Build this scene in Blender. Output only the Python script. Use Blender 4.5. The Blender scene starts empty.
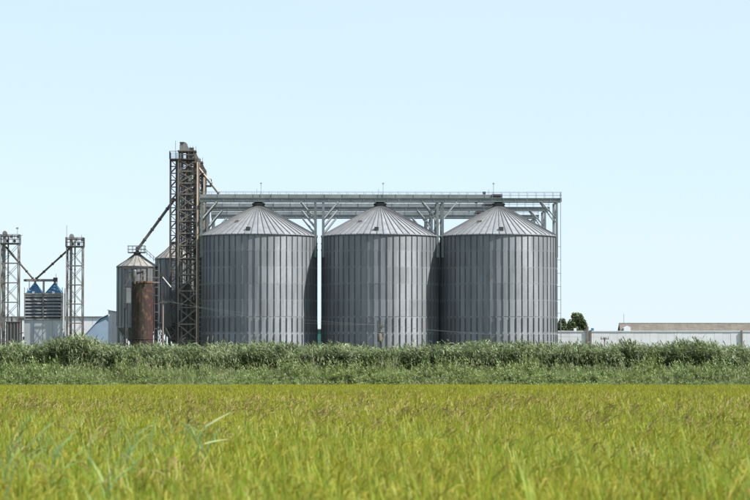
import bpy, bmesh, math, random
import numpy as np
from mathutils import Vector, Matrix, Quaternion
random.seed(7)
rng = np.random.default_rng(11)
PI = math.pi
S = bpy.context.scene
COL = S.collection

# ------------------------------------------------------------------ camera, sky, sun, exposure
F = 2900.0            # focal length in photograph pixels (750 wide)
HOR = 376.0           # photograph row of the horizon
CAMZ = 1.8
cam_d = bpy.data.cameras.new('camera')
cam = bpy.data.objects.new('camera', cam_d)
COL.objects.link(cam)
cam_d.sensor_width = 36.0
cam_d.lens = 36.0 * F / 750.0
cam_d.clip_start = 0.5
cam_d.clip_end = 20000
cam.location = (0, 0, CAMZ)
cam.rotation_euler = (PI / 2 + math.atan((HOR - 250.0) / F), 0, 0)
cam_d.dof.use_dof = True
cam_d.dof.focus_distance = 430.0
cam_d.dof.aperture_fstop = 6.3
S.camera = cam

SUN_EL = math.radians(49)
SUN_AZ = math.radians(180 - 72)     # clockwise from +Y: right of and slightly behind the camera
world = bpy.data.worlds.new('World')
S.world = world
world.use_nodes = True
wn = world.node_tree
for n in list(wn.nodes):
    wn.nodes.remove(n)
sky = wn.nodes.new('ShaderNodeTexSky')
sky.sky_type = 'NISHITA'
sky.sun_disc = False
sky.sun_elevation = SUN_EL
sky.sun_rotation = SUN_AZ
sky.altitude = 0
sky.air_density = 1.0
sky.dust_density = 0.3
sky.ozone_density = 1.5
tint = wn.nodes.new('ShaderNodeMix')
tint.data_type = 'RGBA'
tint.blend_type = 'MULTIPLY'
tint.inputs[0].default_value = 1.0
tint.inputs[7].default_value = (0.81, 0.92, 1.28, 1)
bg = wn.nodes.new('ShaderNodeBackground')
bg.inputs[1].default_value = 0.081
wo = wn.nodes.new('ShaderNodeOutputWorld')
wn.links.new(sky.outputs[0], tint.inputs[6])
hz_mix = wn.nodes.new('ShaderNodeMix')      # thin even summer haze over the whole sky
hz_mix.data_type = 'RGBA'
hzn = wn.nodes.new('ShaderNodeTexNoise')    # faintly uneven
hzn.inputs['Scale'].default_value = 2.2
hzn.inputs['Detail'].default_value = 5
hzc = wn.nodes.new('ShaderNodeTexCoord')
hzp = wn.nodes.new('ShaderNodeMapping')
hzp.inputs['Scale'].default_value = (1, 1, 4)
wn.links.new(hzc.outputs['Generated'], hzp.inputs[0])
wn.links.new(hzp.outputs[0], hzn.inputs['Vector'])
hzr = wn.nodes.new('ShaderNodeMapRange')
hzr.inputs[1].default_value = 0.3
hzr.inputs[2].default_value = 0.7
hzr.inputs[3].default_value = 0.56
hzr.inputs[4].default_value = 0.74
wn.links.new(hzn.outputs[0], hzr.inputs[0])
wn.links.new(hzr.outputs[0], hz_mix.inputs[0])
hz_mix.inputs[7].default_value = (5.45, 6.45, 6.8, 1)
wn.links.new(tint.outputs[2], hz_mix.inputs[6])
wn.links.new(hz_mix.outputs[2], bg.inputs[0])
wn.links.new(bg.outputs[0], wo.inputs[0])

sun_d = bpy.data.lights.new('sun', 'SUN')
sun_d.energy = 5.0
sun_d.angle = math.radians(0.55)
sun_d.color = (1.0, 0.955, 0.89)
sun = bpy.data.objects.new('sun', sun_d)
COL.objects.link(sun)
to_sun = Vector((math.sin(SUN_AZ) * math.cos(SUN_EL), math.cos(SUN_AZ) * math.cos(SUN_EL), math.sin(SUN_EL)))
sun.rotation_euler = to_sun.to_track_quat('Z', 'Y').to_euler()
sun.location = (100, -100, 200)

vs = S.view_settings
vs.view_transform = 'Standard'
vs.look = 'None'
vs.gamma = 1.0
vs.use_curve_mapping = False
vs.exposure = 0.92
S.render.engine = 'CYCLES'
S.cycles.use_denoising = True
S.cycles.max_bounces = 6
S.cycles.transparent_max_bounces = 6
S.cycles.sample_clamp_indirect = 6.0

# ------------------------------------------------------------------ placing
def X(px, d): return (px - 375.0) / F * d
def Z(py, d): return CAMZ + (HOR - py) / F * d
ALPHA = 55.0 / F                    # the plant's rows run a degree to the left of the view axis
CA, SA = math.cos(ALPHA), math.sin(ALPHA)
def W(x, y, z=0.0):                 # plant frame -> world
    return Vector((x * CA - y * SA, 500 + x * SA + y * CA, z))
GZ = 1.0                            # yard level behind the bank

# ------------------------------------------------------------------ materials
MATS = {}
def nodes_of(name):
    m = bpy.data.materials.new(name)
    m.use_nodes = True
    nt = m.node_tree
    for n in list(nt.nodes):
        nt.nodes.remove(n)
    out = nt.nodes.new('ShaderNodeOutputMaterial')
    MATS[name] = m
    return m, nt, out

def nd(nt, t, **kw):
    n = nt.nodes.new(t)
    for k, v in kw.items():
        setattr(n, k, v)
    return n

def mapped(nt, scale, coord='world'):
    mp = nd(nt, 'ShaderNodeMapping')
    mp.inputs['Scale'].default_value = scale
    if coord == 'world':
        g = nd(nt, 'ShaderNodeNewGeometry')
        nt.links.new(g.outputs['Position'], mp.inputs[0])
    else:
        g = nd(nt, 'ShaderNodeTexCoord')
        nt.links.new(g.outputs['Object'], mp.inputs[0])
    return mp.outputs[0]

def noise(nt, vec, scale=1.0, detail=4.0, rough=0.6):
    n = nd(nt, 'ShaderNodeTexNoise')
    n.inputs['Scale'].default_value = scale
    n.inputs['Detail'].default_value = detail
    n.inputs['Roughness'].default_value = rough
    nt.links.new(vec, n.inputs['Vector'])
    return n.outputs[0]

def ramp(nt, fac, stops):
    r = nd(nt, 'ShaderNodeValToRGB')
    e = r.color_ramp.elements
    while len(e) < len(stops):
        e.new(0.5)
    for i, (p, c) in enumerate(stops):
        e[i].position = p
        e[i].color = (c[0], c[1], c[2], 1)
    nt.links.new(fac, r.inputs[0])
    return r.outputs[0]

def mixc(nt, fac, a, b, mode='MIX'):
    m = nd(nt, 'ShaderNodeMix', data_type='RGBA', blend_type=mode)
    for sock, v in ((0, fac), (6, a), (7, b)):
        if isinstance(v, (int, float)):
            m.inputs[sock].default_value = v
        elif isinstance(v, tuple):
            m.inputs[sock].default_value = (v[0], v[1], v[2], 1)
        else:
            nt.links.new(v, m.inputs[sock])
    return m.outputs[2]

def objrand(nt, lo, hi):
    oi = nd(nt, 'ShaderNodeObjectInfo')
    mr = nd(nt, 'ShaderNodeMapRange')
    mr.inputs[3].default_value = lo
    mr.inputs[4].default_value = hi
    nt.links.new(oi.outputs['Random'], mr.inputs[0])
    return mr.outputs[0]

def scaled(nt, col, fac):
    h = nd(nt, 'ShaderNodeHueSaturation')
    nt.links.new(col, h.inputs['Color'])
    nt.links.new(fac, h.inputs['Value'])
    return h.outputs[0]

def metal(name, c0, c1, streak=(0.9, 0.9, 0.12), var=0.12, rough=0.5, metallic=0.35, stain=None, corr=0.0, stain_lo=0.58):
    """weathered sheet steel: mottled, streaked downwards, a little different from sheet to sheet"""
    m, nt, out = nodes_of(name)
    p = nd(nt, 'ShaderNodeBsdfPrincipled')
    f = noise(nt, mapped(nt, streak), 1.0, 6, 0.65)
    c = ramp(nt, f, [(0.3, c0), (0.7, c1)])
    if stain:
        f2 = noise(nt, mapped(nt, (1.3, 1.3, 0.35)), 1.0, 7, 0.7)
        r2 = ramp(nt, f2, [(stain_lo, (0, 0, 0)), (stain_lo + 0.14, (1, 1, 1))])
        c = mixc(nt, r2, c, stain)
    c = scaled(nt, c, objrand(nt, 1 - var, 1 + var))
    nt.links.new(c, p.inputs['Base Color'])
    p.inputs['Metallic'].default_value = metallic
    f3 = noise(nt, mapped(nt, (2.5, 2.5, 2.5)), 1.0, 3)
    mr = nd(nt, 'ShaderNodeMapRange')
    mr.inputs[3].default_value = rough - 0.1
    mr.inputs[4].default_value = rough + 0.12
    nt.links.new(f3, mr.inputs[0])
    nt.links.new(mr.outputs[0], p.inputs['Roughness'])
    if corr > 0:
        w = nd(nt, 'ShaderNodeTexWave', wave_type='BANDS', bands_direction='Z', wave_profile='SIN')
        w.inputs['Scale'].default_value = 3.1
        nt.links.new(mapped(nt, (1, 1, 1)), w.inputs['Vector'])
        b = nd(nt, 'ShaderNodeBump')
        b.inputs['Strength'].default_value = corr
        b.inputs['Distance'].default_value = 0.02
        nt.links.new(w.outputs[1], b.inputs['Height'])
        nt.links.new(b.outputs[0], p.inputs['Normal'])
    nt.links.new(p.outputs[0], out.inputs[0])
    return m

def leafmat(name, stops, transl=0.35, var=0.2, patch=None, patch_scale=0.08, rough=0.5, noise_scale=3.0, psharp=(0.42, 0.62)):
    """leaf: diffuse + translucent + a little gloss, colour varies by clump and by blade"""
    m, nt, out = nodes_of(name)
    f = noise(nt, mapped(nt, (1, 1, 1)), noise_scale, 2, 0.7)
    gi = nd(nt, 'ShaderNodeNewGeometry')
    am = nd(nt, 'ShaderNodeMath', operation='MULTIPLY_ADD')
    nt.links.new(gi.outputs['Random Per Island'], am.inputs[0])
    am.inputs[1].default_value = 0.5
    am.inputs[2].default_value = -0.25
    ad = nd(nt, 'ShaderNodeMath', operation='ADD')
    nt.links.new(f, ad.inputs[0])
    nt.links.new(am.outputs[0], ad.inputs[1])
    f = ad.outputs[0]
    c = ramp(nt, f, stops)
    if patch:
        f2 = noise(nt, mapped(nt, (1.0, 0.55, 0.2)), patch_scale, 5, 0.65)
        c = mixc(nt, ramp(nt, f2, [(psharp[0], (0, 0, 0)), (psharp[1], (1, 1, 1))]), c, patch)
    c = scaled(nt, c, objrand(nt, 1 - var, 1 + var))
    p = nd(nt, 'ShaderNodeBsdfPrincipled')
    p.inputs['Roughness'].default_value = rough
    p.inputs['Specular IOR Level'].default_value = 0.3
    nt.links.new(c, p.inputs['Base Color'])
    t = nd(nt, 'ShaderNodeBsdfTranslucent')
    nt.links.new(c, t.inputs[0])
    mx = nd(nt, 'ShaderNodeMixShader')
    mx.inputs[0].default_value = transl
    nt.links.new(p.outputs[0], mx.inputs[1])
    nt.links.new(t.outputs[0], mx.inputs[2])
    nt.links.new(mx.outputs[0], out.inputs[0])
    return m

metal('silo_sheet', (0.14, 0.158, 0.177), (0.25, 0.268, 0.282), streak=(0.55, 0.55, 0.10), var=0.12, rough=0.58, metallic=0.45, corr=0.8, stain=(0.13, 0.115, 0.10), stain_lo=0.60)
metal('silo_stiffener', (0.06, 0.064, 0.07), (0.10, 0.10, 0.105), var=0.12, rough=0.55, metallic=0.3)
metal('silo_roof', (0.195, 0.21, 0.222), (0.295, 0.305, 0.315), streak=(0.8, 0.8, 0.8), var=0.13, rough=0.5, metallic=0.25, stain=(0.17, 0.155, 0.14), stain_lo=0.60)
metal('roof_rib', (0.12, 0.125, 0.13), (0.18, 0.18, 0.18), var=0.1, metallic=0.3)
metal('galvanised', (0.18, 0.205, 0.205), (0.29, 0.31, 0.305), streak=(0.6, 0.6, 0.6), var=0.15, metallic=0.3, stain=(0.2, 0.19, 0.17))
metal('galvanised_dull', (0.11, 0.132, 0.132), (0.18, 0.20, 0.197), streak=(0.6, 0.6, 0.6), var=0.15, metallic=0.3, stain=(0.15, 0.13, 0.11))
metal('rusty_steel', (0.075, 0.067, 0.06), (0.19, 0.168, 0.146), streak=(1.2, 1.2, 0.5), var=0.25, metallic=0.1, rough=0.7, stain=(0.14, 0.08, 0.05), stain_lo=0.6)
metal('dark_steel', (0.035, 0.035, 0.036), (0.075, 0.07, 0.066), var=0.2, metallic=0.2, rough=0.65)
metal('grey_steel', (0.16, 0.16, 0.155), (0.26, 0.255, 0.24), var=0.15, metallic=0.2, rough=0.6, stain=(0.16, 0.09, 0.055))
metal('tan_steel', (0.33, 0.27, 0.20), (0.44, 0.36, 0.27), var=0.1, metallic=0.1, rough=0.6, stain=(0.2, 0.12, 0.07))
metal('weathered_silo', (0.11, 0.135, 0.155), (0.23, 0.25, 0.26), streak=(1.6, 1.6, 0.13), var=0.16, metallic=0.25, stain=(0.15, 0.085, 0.05), stain_lo=0.54)
metal('weathered_silo_roof', (0.20, 0.195, 0.18), (0.33, 0.32, 0.29), streak=(1.2, 1.2, 1.2), var=0.2, metallic=0.2, stain=(0.15, 0.085, 0.05), stain_lo=0.52)
def tank_mat():
    """dark olive rust on one flank, faded dark red paint left on the other, streaked downwards"""
    m, nt, out = nodes_of('rust_tank')
    p = nd(nt, 'ShaderNodeBsdfPrincipled')
    f = noise(nt, mapped(nt, (3.6, 3.6, 0.22), 'obj'), 1.0, 9, 0.78)
    c0 = ramp(nt, f, [(0.36, (0.008, 0.007, 0.006)), (0.5, (0.022, 0.018, 0.012)), (0.66, (0.065, 0.04, 0.022))])
    c1 = ramp(nt, f, [(0.36, (0.010, 0.006, 0.005)), (0.5, (0.028, 0.010, 0.009)), (0.66, (0.058, 0.022, 0.019))])
    sx = nd(nt, 'ShaderNodeSeparateXYZ')
    tc = nd(nt, 'ShaderNodeTexCoord')
    nt.links.new(tc.outputs['Object'], sx.inputs[0])
    ad = nd(nt, 'ShaderNodeMath', operation='MULTIPLY_ADD')
    nt.links.new(sx.outputs[0], ad.inputs[0])
    ad.inputs[1].default_value = 0.45
    nt.links.new(f, ad.inputs[2])
    c = mixc(nt, ramp(nt, ad.outputs[0], [(0.72, (0, 0, 0)), (0.98, (1, 1, 1))]), c0, c1)
    f2 = noise(nt, mapped(nt, (1.5, 1.5, 0.8), 'obj'), 1.0, 8, 0.75)
    c = mixc(nt, ramp(nt, f2, [(0.53, (0, 0, 0)), (0.62, (1, 1, 1))]), c, (0.13, 0.065, 0.03))
    f3 = noise(nt, mapped(nt, (3.0, 3.0, 0.5), 'obj'), 1.7, 8, 0.75)
    c = mixc(nt, ramp(nt, f3, [(0.56, (0, 0, 0)), (0.66, (1, 1, 1))]), c, (0.012, 0.011, 0.010))
    nt.links.new(c, p.inputs['Base Color'])
    p.inputs['Roughness'].default_value = 0.8
    nt.links.new(p.outputs[0], out.inputs[0])
tank_mat()
metal('rust_rim', (0.05, 0.03, 0.018), (0.16, 0.085, 0.04), streak=(3, 3, 3), var=0.05, metallic=0.05, rough=0.75)
metal('dryer_wall', (0.33, 0.36, 0.385), (0.40, 0.43, 0.45), streak=(0.7, 0.7, 0.15), var=0.05, metallic=0.1, rough=0.5, stain=(0.25, 0.25, 0.24))
metal('dryer_slat', (0.13, 0.145, 0.155), (0.19, 0.21, 0.22), var=0.1, metallic=0.15, rough=0.5, stain=(0.2, 0.15, 0.11))
metal('blue_paint', (0.03, 0.115, 0.21), (0.05, 0.17, 0.29), streak=(1, 1, 1), var=0.12, metallic=0.0, rough=0.45)
metal('blue_roof', (0.26, 0.36, 0.48), (0.32, 0.42, 0.53), streak=(0.5, 0.5, 0.5), var=0.05, metallic=0.05, rough=0.45)
metal('white_wall', (0.56, 0.58, 0.60), (0.68, 0.70, 0.71), streak=(0.25, 0.25, 0.5), var=0.03, metallic=0.0, rough=0.6, stain=(0.48, 0.49, 0.49))
metal('white_paint', (0.66, 0.68, 0.70), (0.76, 0.77, 0.78), streak=(0.4, 0.4, 0.4), var=0.03, metallic=0.0, rough=0.6)
metal('brown_roof', (0.085, 0.072, 0.06), (0.15, 0.13, 0.11), streak=(0.6, 0.6, 1.6), var=0.08, metallic=0.0, rough=0.75)
metal('green_paint', (0.035, 0.13, 0.115), (0.05, 0.17, 0.15), var=0.05, metallic=0.0, rough=0.5)
metal('concrete', (0.34, 0.33, 0.30), (0.46, 0.45, 0.41), streak=(1, 1, 1), var=0.08, metallic=0.0, rough=0.85, stain=(0.25, 0.24, 0.2))
metal('timber', (0.075, 0.06, 0.046), (0.13, 0.105, 0.085), streak=(4, 4, 0.4), var=0.1, metallic=0.0, rough=0.8)
metal('glass_dark', (0.03, 0.035, 0.04), (0.05, 0.055, 0.06), var=0.1, metallic=0.0, rough=0.15)

leafmat('rice_leaf', [(0.22, (0.07, 0.145, 0.008)), (0.5, (0.22, 0.28, 0.012)), (0.78, (0.40, 0.39, 0.05))], 0.40, 0.10, (0.29, 0.275, 0.012), 0.06, noise_scale=4)
leafmat('rice_leaf_green', [(0.2, (0.07, 0.16, 0.012)), (0.5, (0.22, 0.32, 0.022)), (0.78, (0.44, 0.47, 0.11))], 0.42, 0.16, (0.29, 0.31, 0.02), 0.25, noise_scale=4)
leafmat('rice_ear', [(0.3, (0.29, 0.27, 0.025)), (0.7, (0.44, 0.385, 0.08))], 0.3, 0.12, noise_scale=4)
leafmat('weed_leaf', [(0.3, (0.18, 0.28, 0.03)), (0.7, (0.36, 0.43, 0.11))], 0.35, 0.2, noise_scale=4)
leafmat('weed_ear', [(0.25, (0.20, 0.125, 0.055)), (0.6, (0.38, 0.31, 0.12)), (0.8, (0.50, 0.44, 0.20))], 0.2, 0.25, noise_scale=3)
leafmat('reed_leaf', [(0.25, (0.075, 0.115, 0.035)), (0.5, (0.165, 0.215, 0.09)), (0.75, (0.36, 0.40, 0.26))], 0.3, 0.28, (0.10, 0.14, 0.05), 0.25, noise_scale=2.2, rough=0.42)
leafmat('reed_stem', [(0.3, (0.15, 0.17, 0.07)), (0.7, (0.24, 0.23, 0.12))], 0.1, 0.2)
leafmat('reed_plume', [(0.3, (0.17, 0.14, 0.09)), (0.7, (0.29, 0.26, 0.18))], 0.3, 0.2)
leafmat('bank_leaf', [(0.3, (0.10, 0.17, 0.04)), (0.5, (0.19, 0.26, 0.085)), (0.72, (0.36, 0.40, 0.20))], 0.36, 0.25, (0.21, 0.26, 0.085), 0.2, noise_scale=2.0)
leafmat('bank_seed', [(0.3, (0.20, 0.22, 0.10)), (0.7, (0.34, 0.35, 0.20))], 0.25, 0.2)
leafmat('shrub_leaf', [(0.3, (0.05, 0.09, 0.025)), (0.7, (0.10, 0.16, 0.05))], 0.3, 0.3)
leafmat('tree_leaf', [(0.3, (0.065, 0.088, 0.035)), (0.7, (0.15, 0.18, 0.085))], 0.2, 0.1, noise_scale=0.6)
leafmat('blue_green_leaf', [(0.3, (0.15, 0.27, 0.075)), (0.7, (0.28, 0.41, 0.16))], 0.3, 0.15, noise_scale=3)
leafmat('pale_leaf', [(0.3, (0.32, 0.38, 0.15)), (0.7, (0.42, 0.46, 0.22))], 0.3, 0.1, noise_scale=3)

def ground_mat():
    m, nt, out = nodes_of('ground_soil')
    p = nd(nt, 'ShaderNodeBsdfPrincipled')
    f = noise(nt, mapped(nt, (1, 1, 1)), 0.35, 8, 0.7)
    c = ramp(nt, f, [(0.3, (0.05, 0.06, 0.02)), (0.5, (0.085, 0.095, 0.035)), (0.7, (0.13, 0.12, 0.06))])
    nt.links.new(c, p.inputs['Base Color'])
    p.inputs['Roughness'].default_value = 0.95
    b = nd(nt, 'ShaderNodeBump')
    b.inputs['Distance'].default_value = 0.1
    nt.links.new(noise(nt, mapped(nt, (1, 1, 1)), 5, 6), b.inputs['Height'])
    nt.links.new(b.outputs[0], p.inputs['Normal'])
    nt.links.new(p.outputs[0], out.inputs[0])
ground_mat()

# ------------------------------------------------------------------ object helpers
def tag(o, label=None, cat=None, group=None, kind=None):
    if label: o['label'] = label
    if cat: o['category'] = cat
    if group: o['group'] = group
    if kind: o['kind'] = kind
    return o

def thing(name, label, cat, loc, rz=0.0, group=None):
    o = bpy.data.objects.new(name, None)
    o.empty_display_size = 0.5
    COL.objects.link(o)
    o.location = loc
    o.rotation_euler = (0, 0, rz)
    return tag(o, label, cat, group)

def mesh_of(name, verts, faces, mats, smooth=False, midx=None):
    me = bpy.data.meshes.new(name)
    me.from_pydata([tuple(v) for v in verts], [], faces)
    for m in (mats if isinstance(mats, (list, tuple)) else [mats]):
        me.materials.append(MATS[m])
    if midx is not None:
        me.polygons.foreach_set('material_index', midx)
    if smooth:
        me.polygons.foreach_set('use_smooth', [True] * len(me.polygons))
    me.update()
    return me

def put(name, me, parent=None, mw=None):
    o = bpy.data.objects.new(name, me)
    COL.objects.link(o)
    if parent is not None:
        o.parent = parent
        if parent.parent is not None:            # sub-part: keep it in the thing's own frame
            o.matrix_parent_inverse = parent.matrix_basis.inverted()
    if mw is not None:
        o.matrix_basis = mw
    return o

_unit = {}
CUBE_V = [(-.5, -.5, -.5), (.5, -.5, -.5), (.5, .5, -.5), (-.5, .5, -.5), (-.5, -.5, .5), (.5, -.5, .5), (.5, .5, .5), (-.5, .5, .5)]
CUBE_F = [(3, 2, 1, 0), (4, 5, 6, 7), (0, 1, 5, 4), (1, 2, 6, 5), (2, 3, 7, 6), (3, 0, 4, 7)]
def unit(kind, mat):
    k = (kind, mat)
    if k not in _unit:
        if kind == 'cube':
            _unit[k] = mesh_of('bar', CUBE_V, CUBE_F, mat)
        else:
            n = 12
            v = [(.5 * math.cos(2 * PI * i / n), .5 * math.sin(2 * PI * i / n), z) for z in (-.5, .5) for i in range(n)]
            f = [(i, (i + 1) % n, n + (i + 1) % n, n + i) for i in range(n)] + [tuple(range(n - 1, -1, -1)), tuple(range(n, 2 * n))]
            _unit[k] = mesh_of('pipe', v, f, mat)
    return _unit[k]

def box(name, parent, c, s, mat, rz=0.0):
    mw = Matrix.Translation(c) @ Matrix.Rotation(rz, 4, 'Z') @ Matrix.Diagonal((s[0], s[1], s[2], 1))
    return put(name, unit('cube', mat), parent, mw)

def bar(name, parent, p, q, w, mat, h=None, kind='cube'):
    p, q = Vector(p), Vector(q)
    d = q - p
    L = d.length
    rot = d.to_track_quat('Z', 'Y').to_matrix().to_4x4()
    mw = Matrix.Translation((p + q) / 2) @ rot @ Matrix.Diagonal((w, h or w, L, 1))
    return put(name, unit(kind, mat), parent, mw)

def pipe(name, parent, p, q, dia, mat):
    return bar(name, parent, p, q, dia, mat, kind='pipe')

def lathe(profile, n, a0=0.0, a1=2 * PI, closed=True):
    v, f = [], []
    m = len(profile)
    cnt = n if closed else n + 1
    for i in range(cnt):
        a = a0 + (a1 - a0) * i / n
        for r, z in profile:
            v.append((r * math.cos(a), r * math.sin(a), z))
    for i in range(n):
        j = (i + 1) % cnt
        for k in range(m - 1):
            f.append((i * m + k, j * m + k, j * m + k + 1, i * m + k + 1))
    return v, f

def prism(name, parent, poly, y0, y1, mat):
    """poly: (x,z) outline extruded from y0 to y1"""
    n = len(poly)
    v = [(x, y0, z) for x, z in poly] + [(x, y1, z) for x, z in poly]
    f = [tuple(range(n)), tuple(range(2 * n - 1, n - 1, -1))] + [(i, i + n, (i + 1) % n + n, (i + 1) % n) for i in range(n)]
    return put(name, mesh_of(name, v, f, mat), parent)

# ------------------------------------------------------------------ ground
BANK0, BANK1 = 251.0, 259.0
def gheight(y):
    t = min(1, max(0, (y - BANK0) / (BANK1 - BANK0)))
    return GZ * (t * t * (3 - 2 * t))
ys = [-300, 0, 100, 240, 251] + [251 + 0.8 * i for i in range(1, 11)] + [262, 280, 330, 450, 700, 1200, 2500, 7000]
xs = [-4000, -1500, -600, -200, -100, -50, 0, 50, 100, 200, 600, 1500, 4000]
gv = [(x, y, gheight(y)) for y in ys for x in xs]
nx = len(xs)
gf = [(j * nx + i, j * nx + i + 1, (j + 1) * nx + i + 1, (j + 1) * nx + i) for j in range(len(ys) - 1) for i in range(nx - 1)]
g = put('ground', mesh_of('ground', gv, gf, 'ground_soil', True))
tag(g, 'dark soil of the flat field rising to a low bank', 'ground', kind='structure')

# concrete lip of the irrigation channel along the bank (pale line at the left)
kerb = thing('channel_kerb', 'pale concrete channel kerb running along the foot of the grassy bank', 'kerb', (0, 0, 0))
d = 253.6
for i in range(26):
    x0 = X(-90, d) + i * 2.0
    if x0 > X(226, d): break
    dz = random.uniform(-0.03, 0.03)
    box('kerb_stone', kerb, (x0 + 1.0, d + random.uniform(-.03, .03), 0.49 + dz), (1.97, 0.22, 1.05), 'concrete')

# ------------------------------------------------------------------ big silos
R = 10.02
UP = 0.53
ZE, ZA = 25.35 + UP, 30.85 + UP          # eave and apex heights
NST, NRING, RH = 56, 8, 2.8
NSEC = 14
ZB = ZE - NRING * RH

def sheet_mesh(dr):
    """a curved wall sheet spanning four stiffener bays, one ring high, with a rolled lip on top and bottom"""
    n = 8
    v, f = [], []
    prof = [(R + dr - 0.012, -0.03), (R + dr, -0.03), (R + dr, RH * .25), (R + dr, RH * .5), (R + dr, RH * .75), (R + dr, RH + 0.03), (R + dr - 0.012, RH + 0.03)]
    a1 = 2 * PI / NSEC
    for i in range(n + 1):
        a = a1 * i / n + (0.0006 if i == 0 else (-0.0006 if i == n else 0))
        for r, z in prof:
            v.append((r * math.cos(a), r * math.sin(a), z))
    m = len(prof)
    for i in range(n):
        for k in range(m - 1):
            f.append((i * m + k, (i + 1) * m + k, (i + 1) * m + k + 1, i * m + k + 1))
    return mesh_of('wall_sheet', v, f, 'silo_sheet', False)
SHEETS = [sheet_mesh(0.0), sheet_mesh(0.016)]

def stiff_mesh():
    v, f = [], []
    for k in range(NRING):
        low = k < 3
        w = 0.20 if low else 0.15
        dp = 0.15 if low else 0.12
        z0 = k * RH + (0.22 if low else 0.06)
        z1 = (k + 1) * RH - (0.22 if low else 0.06)
        b = len(v)
        for z in (z0, z1):
            v += [(R - .03, -w / 2, z), (R + dp, -w * .32, z), (R + dp, w * .32, z), (R - .03, w / 2, z)]
        f += [(b + 0, b + 1, b + 5, b + 4), (b + 1, b + 2, b + 6, b + 5), (b + 2, b + 3, b + 7, b + 6), (b + 3, b + 2, b + 1, b + 0), (b + 4, b + 5, b + 6, b + 7)]
    # splice straps
    for k in range(1, NRING):
        z = k * RH
        b = len(v)
        for zz in (z - .2, z + .2):
            v += [(R - .03, -.07, zz), (R + .07, -.07, zz), (R + .07, .07, zz), (R - .03, .07, zz)]
        f += [(b + 0, b + 1, b + 5, b + 4), (b + 1, b + 2, b + 6, b + 5), (b + 2, b + 3, b + 7, b + 6)]
    mi = [0] * (5 * NRING) + [1] * (3 * (NRING - 1))
    return mesh_of('stiffener', v, f, ['silo_stiffener', 'galvanised'], midx=mi)
STIFF = stiff_mesh()

def roofpanel_mesh():
    a = 2 * PI / NST
    r0, r1 = R + 0.22, 0.95
    z0, z1 = -0.02, ZA - ZE - 0.35
    v, f = [], []
    def pt(r, t, up=0.0):
        z = z0 + (z1 - z0) * (r0 - r) / (r0 - r1)
        return (r * math.cos(t), r * math.sin(t), z + up)
    rr = [r0, 7.2, 4.0, r1]
    for r in rr:
        v += [pt(r, a * .04), pt(r, a * .5, .015), pt(r, a * .96)]
    for k in range(3):
        f += [(k * 3, k * 3 + 1, k * 3 + 4, k * 3 + 3), (k * 3 + 1, k * 3 + 2, k * 3 + 5, k * 3 + 4)]
    # standing seam along one edge
    b = len(v)
    for r in rr:
        wv = 0.055 if r > 2 else 0.03
        t0 = wv / r
        v += [pt(r, a - t0, 0.0), pt(r, a - t0, .13), pt(r, a + t0, .13), pt(r, a + t0, 0.0)]
    nf = len(f)
    for k in range(3):
        for e in range(3):
            f.append((b + k * 4 + e, b + k * 4 + 4 + e, b + k * 4 + 5 + e, b + k * 4 + 1 + e))
    f.append((b, b + 1, b + 2, b + 3))
    # front drip edge
    b2 = len(v)
    v += [pt(r0, a * .04, -.12), pt(r0, a * .96, -.12)]
    f.append((b2, b2 + 1, 2, 0))
    mi = [0] * nf + [1] * 10 + [0]
    return mesh_of('roof_panel', v, f, ['silo_roof', 'roof_rib'], midx=mi)
ROOFP = roofpanel_mesh()

def ringmesh(name, r, z, w, h, mat, n=112):
    v, f = lathe([(r - w / 2, z - h / 2), (r + w / 2, z - h / 2), (r + w / 2, z + h / 2), (r - w / 2, z + h / 2), (r - w / 2, z - h / 2)], n)
    return mesh_of(name, v, f, mat)
EAVE = ringmesh('eave_ring', R + 0.06, ZE - .13, 0.2, 0.16, 'silo_stiffener')
rr_ = (R) * (ZA - 28.95 - UP) / (ZA - ZE)
ROOFRING = ringmesh('roof_ring', rr_, 28.95 + UP + .04, 0.12, 0.14, 'roof_rib', 56)
v, f = lathe([(R - .05, GZ - .3), (R + .25, GZ - .3), (R + .25, ZB - .06), (R - .05, ZB - .02)], 56)
PLINTH = mesh_of('plinth', v, f, 'concrete')
v, f = lathe([(1.02, ZA - .55), (1.02, ZA - .12), (1.12, ZA - .1), (1.12, ZA + .22), (0.6, ZA + .34), (0.0, ZA + .36)], 24)
CAP = mesh_of('fill_cap', v, f, 'dark_steel')
v, f = lathe([(R, ZB), (R, ZE), (R + .2, ZE), (1.0, ZA - .35), (1.0, ZA), (0, ZA)], 56)

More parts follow.
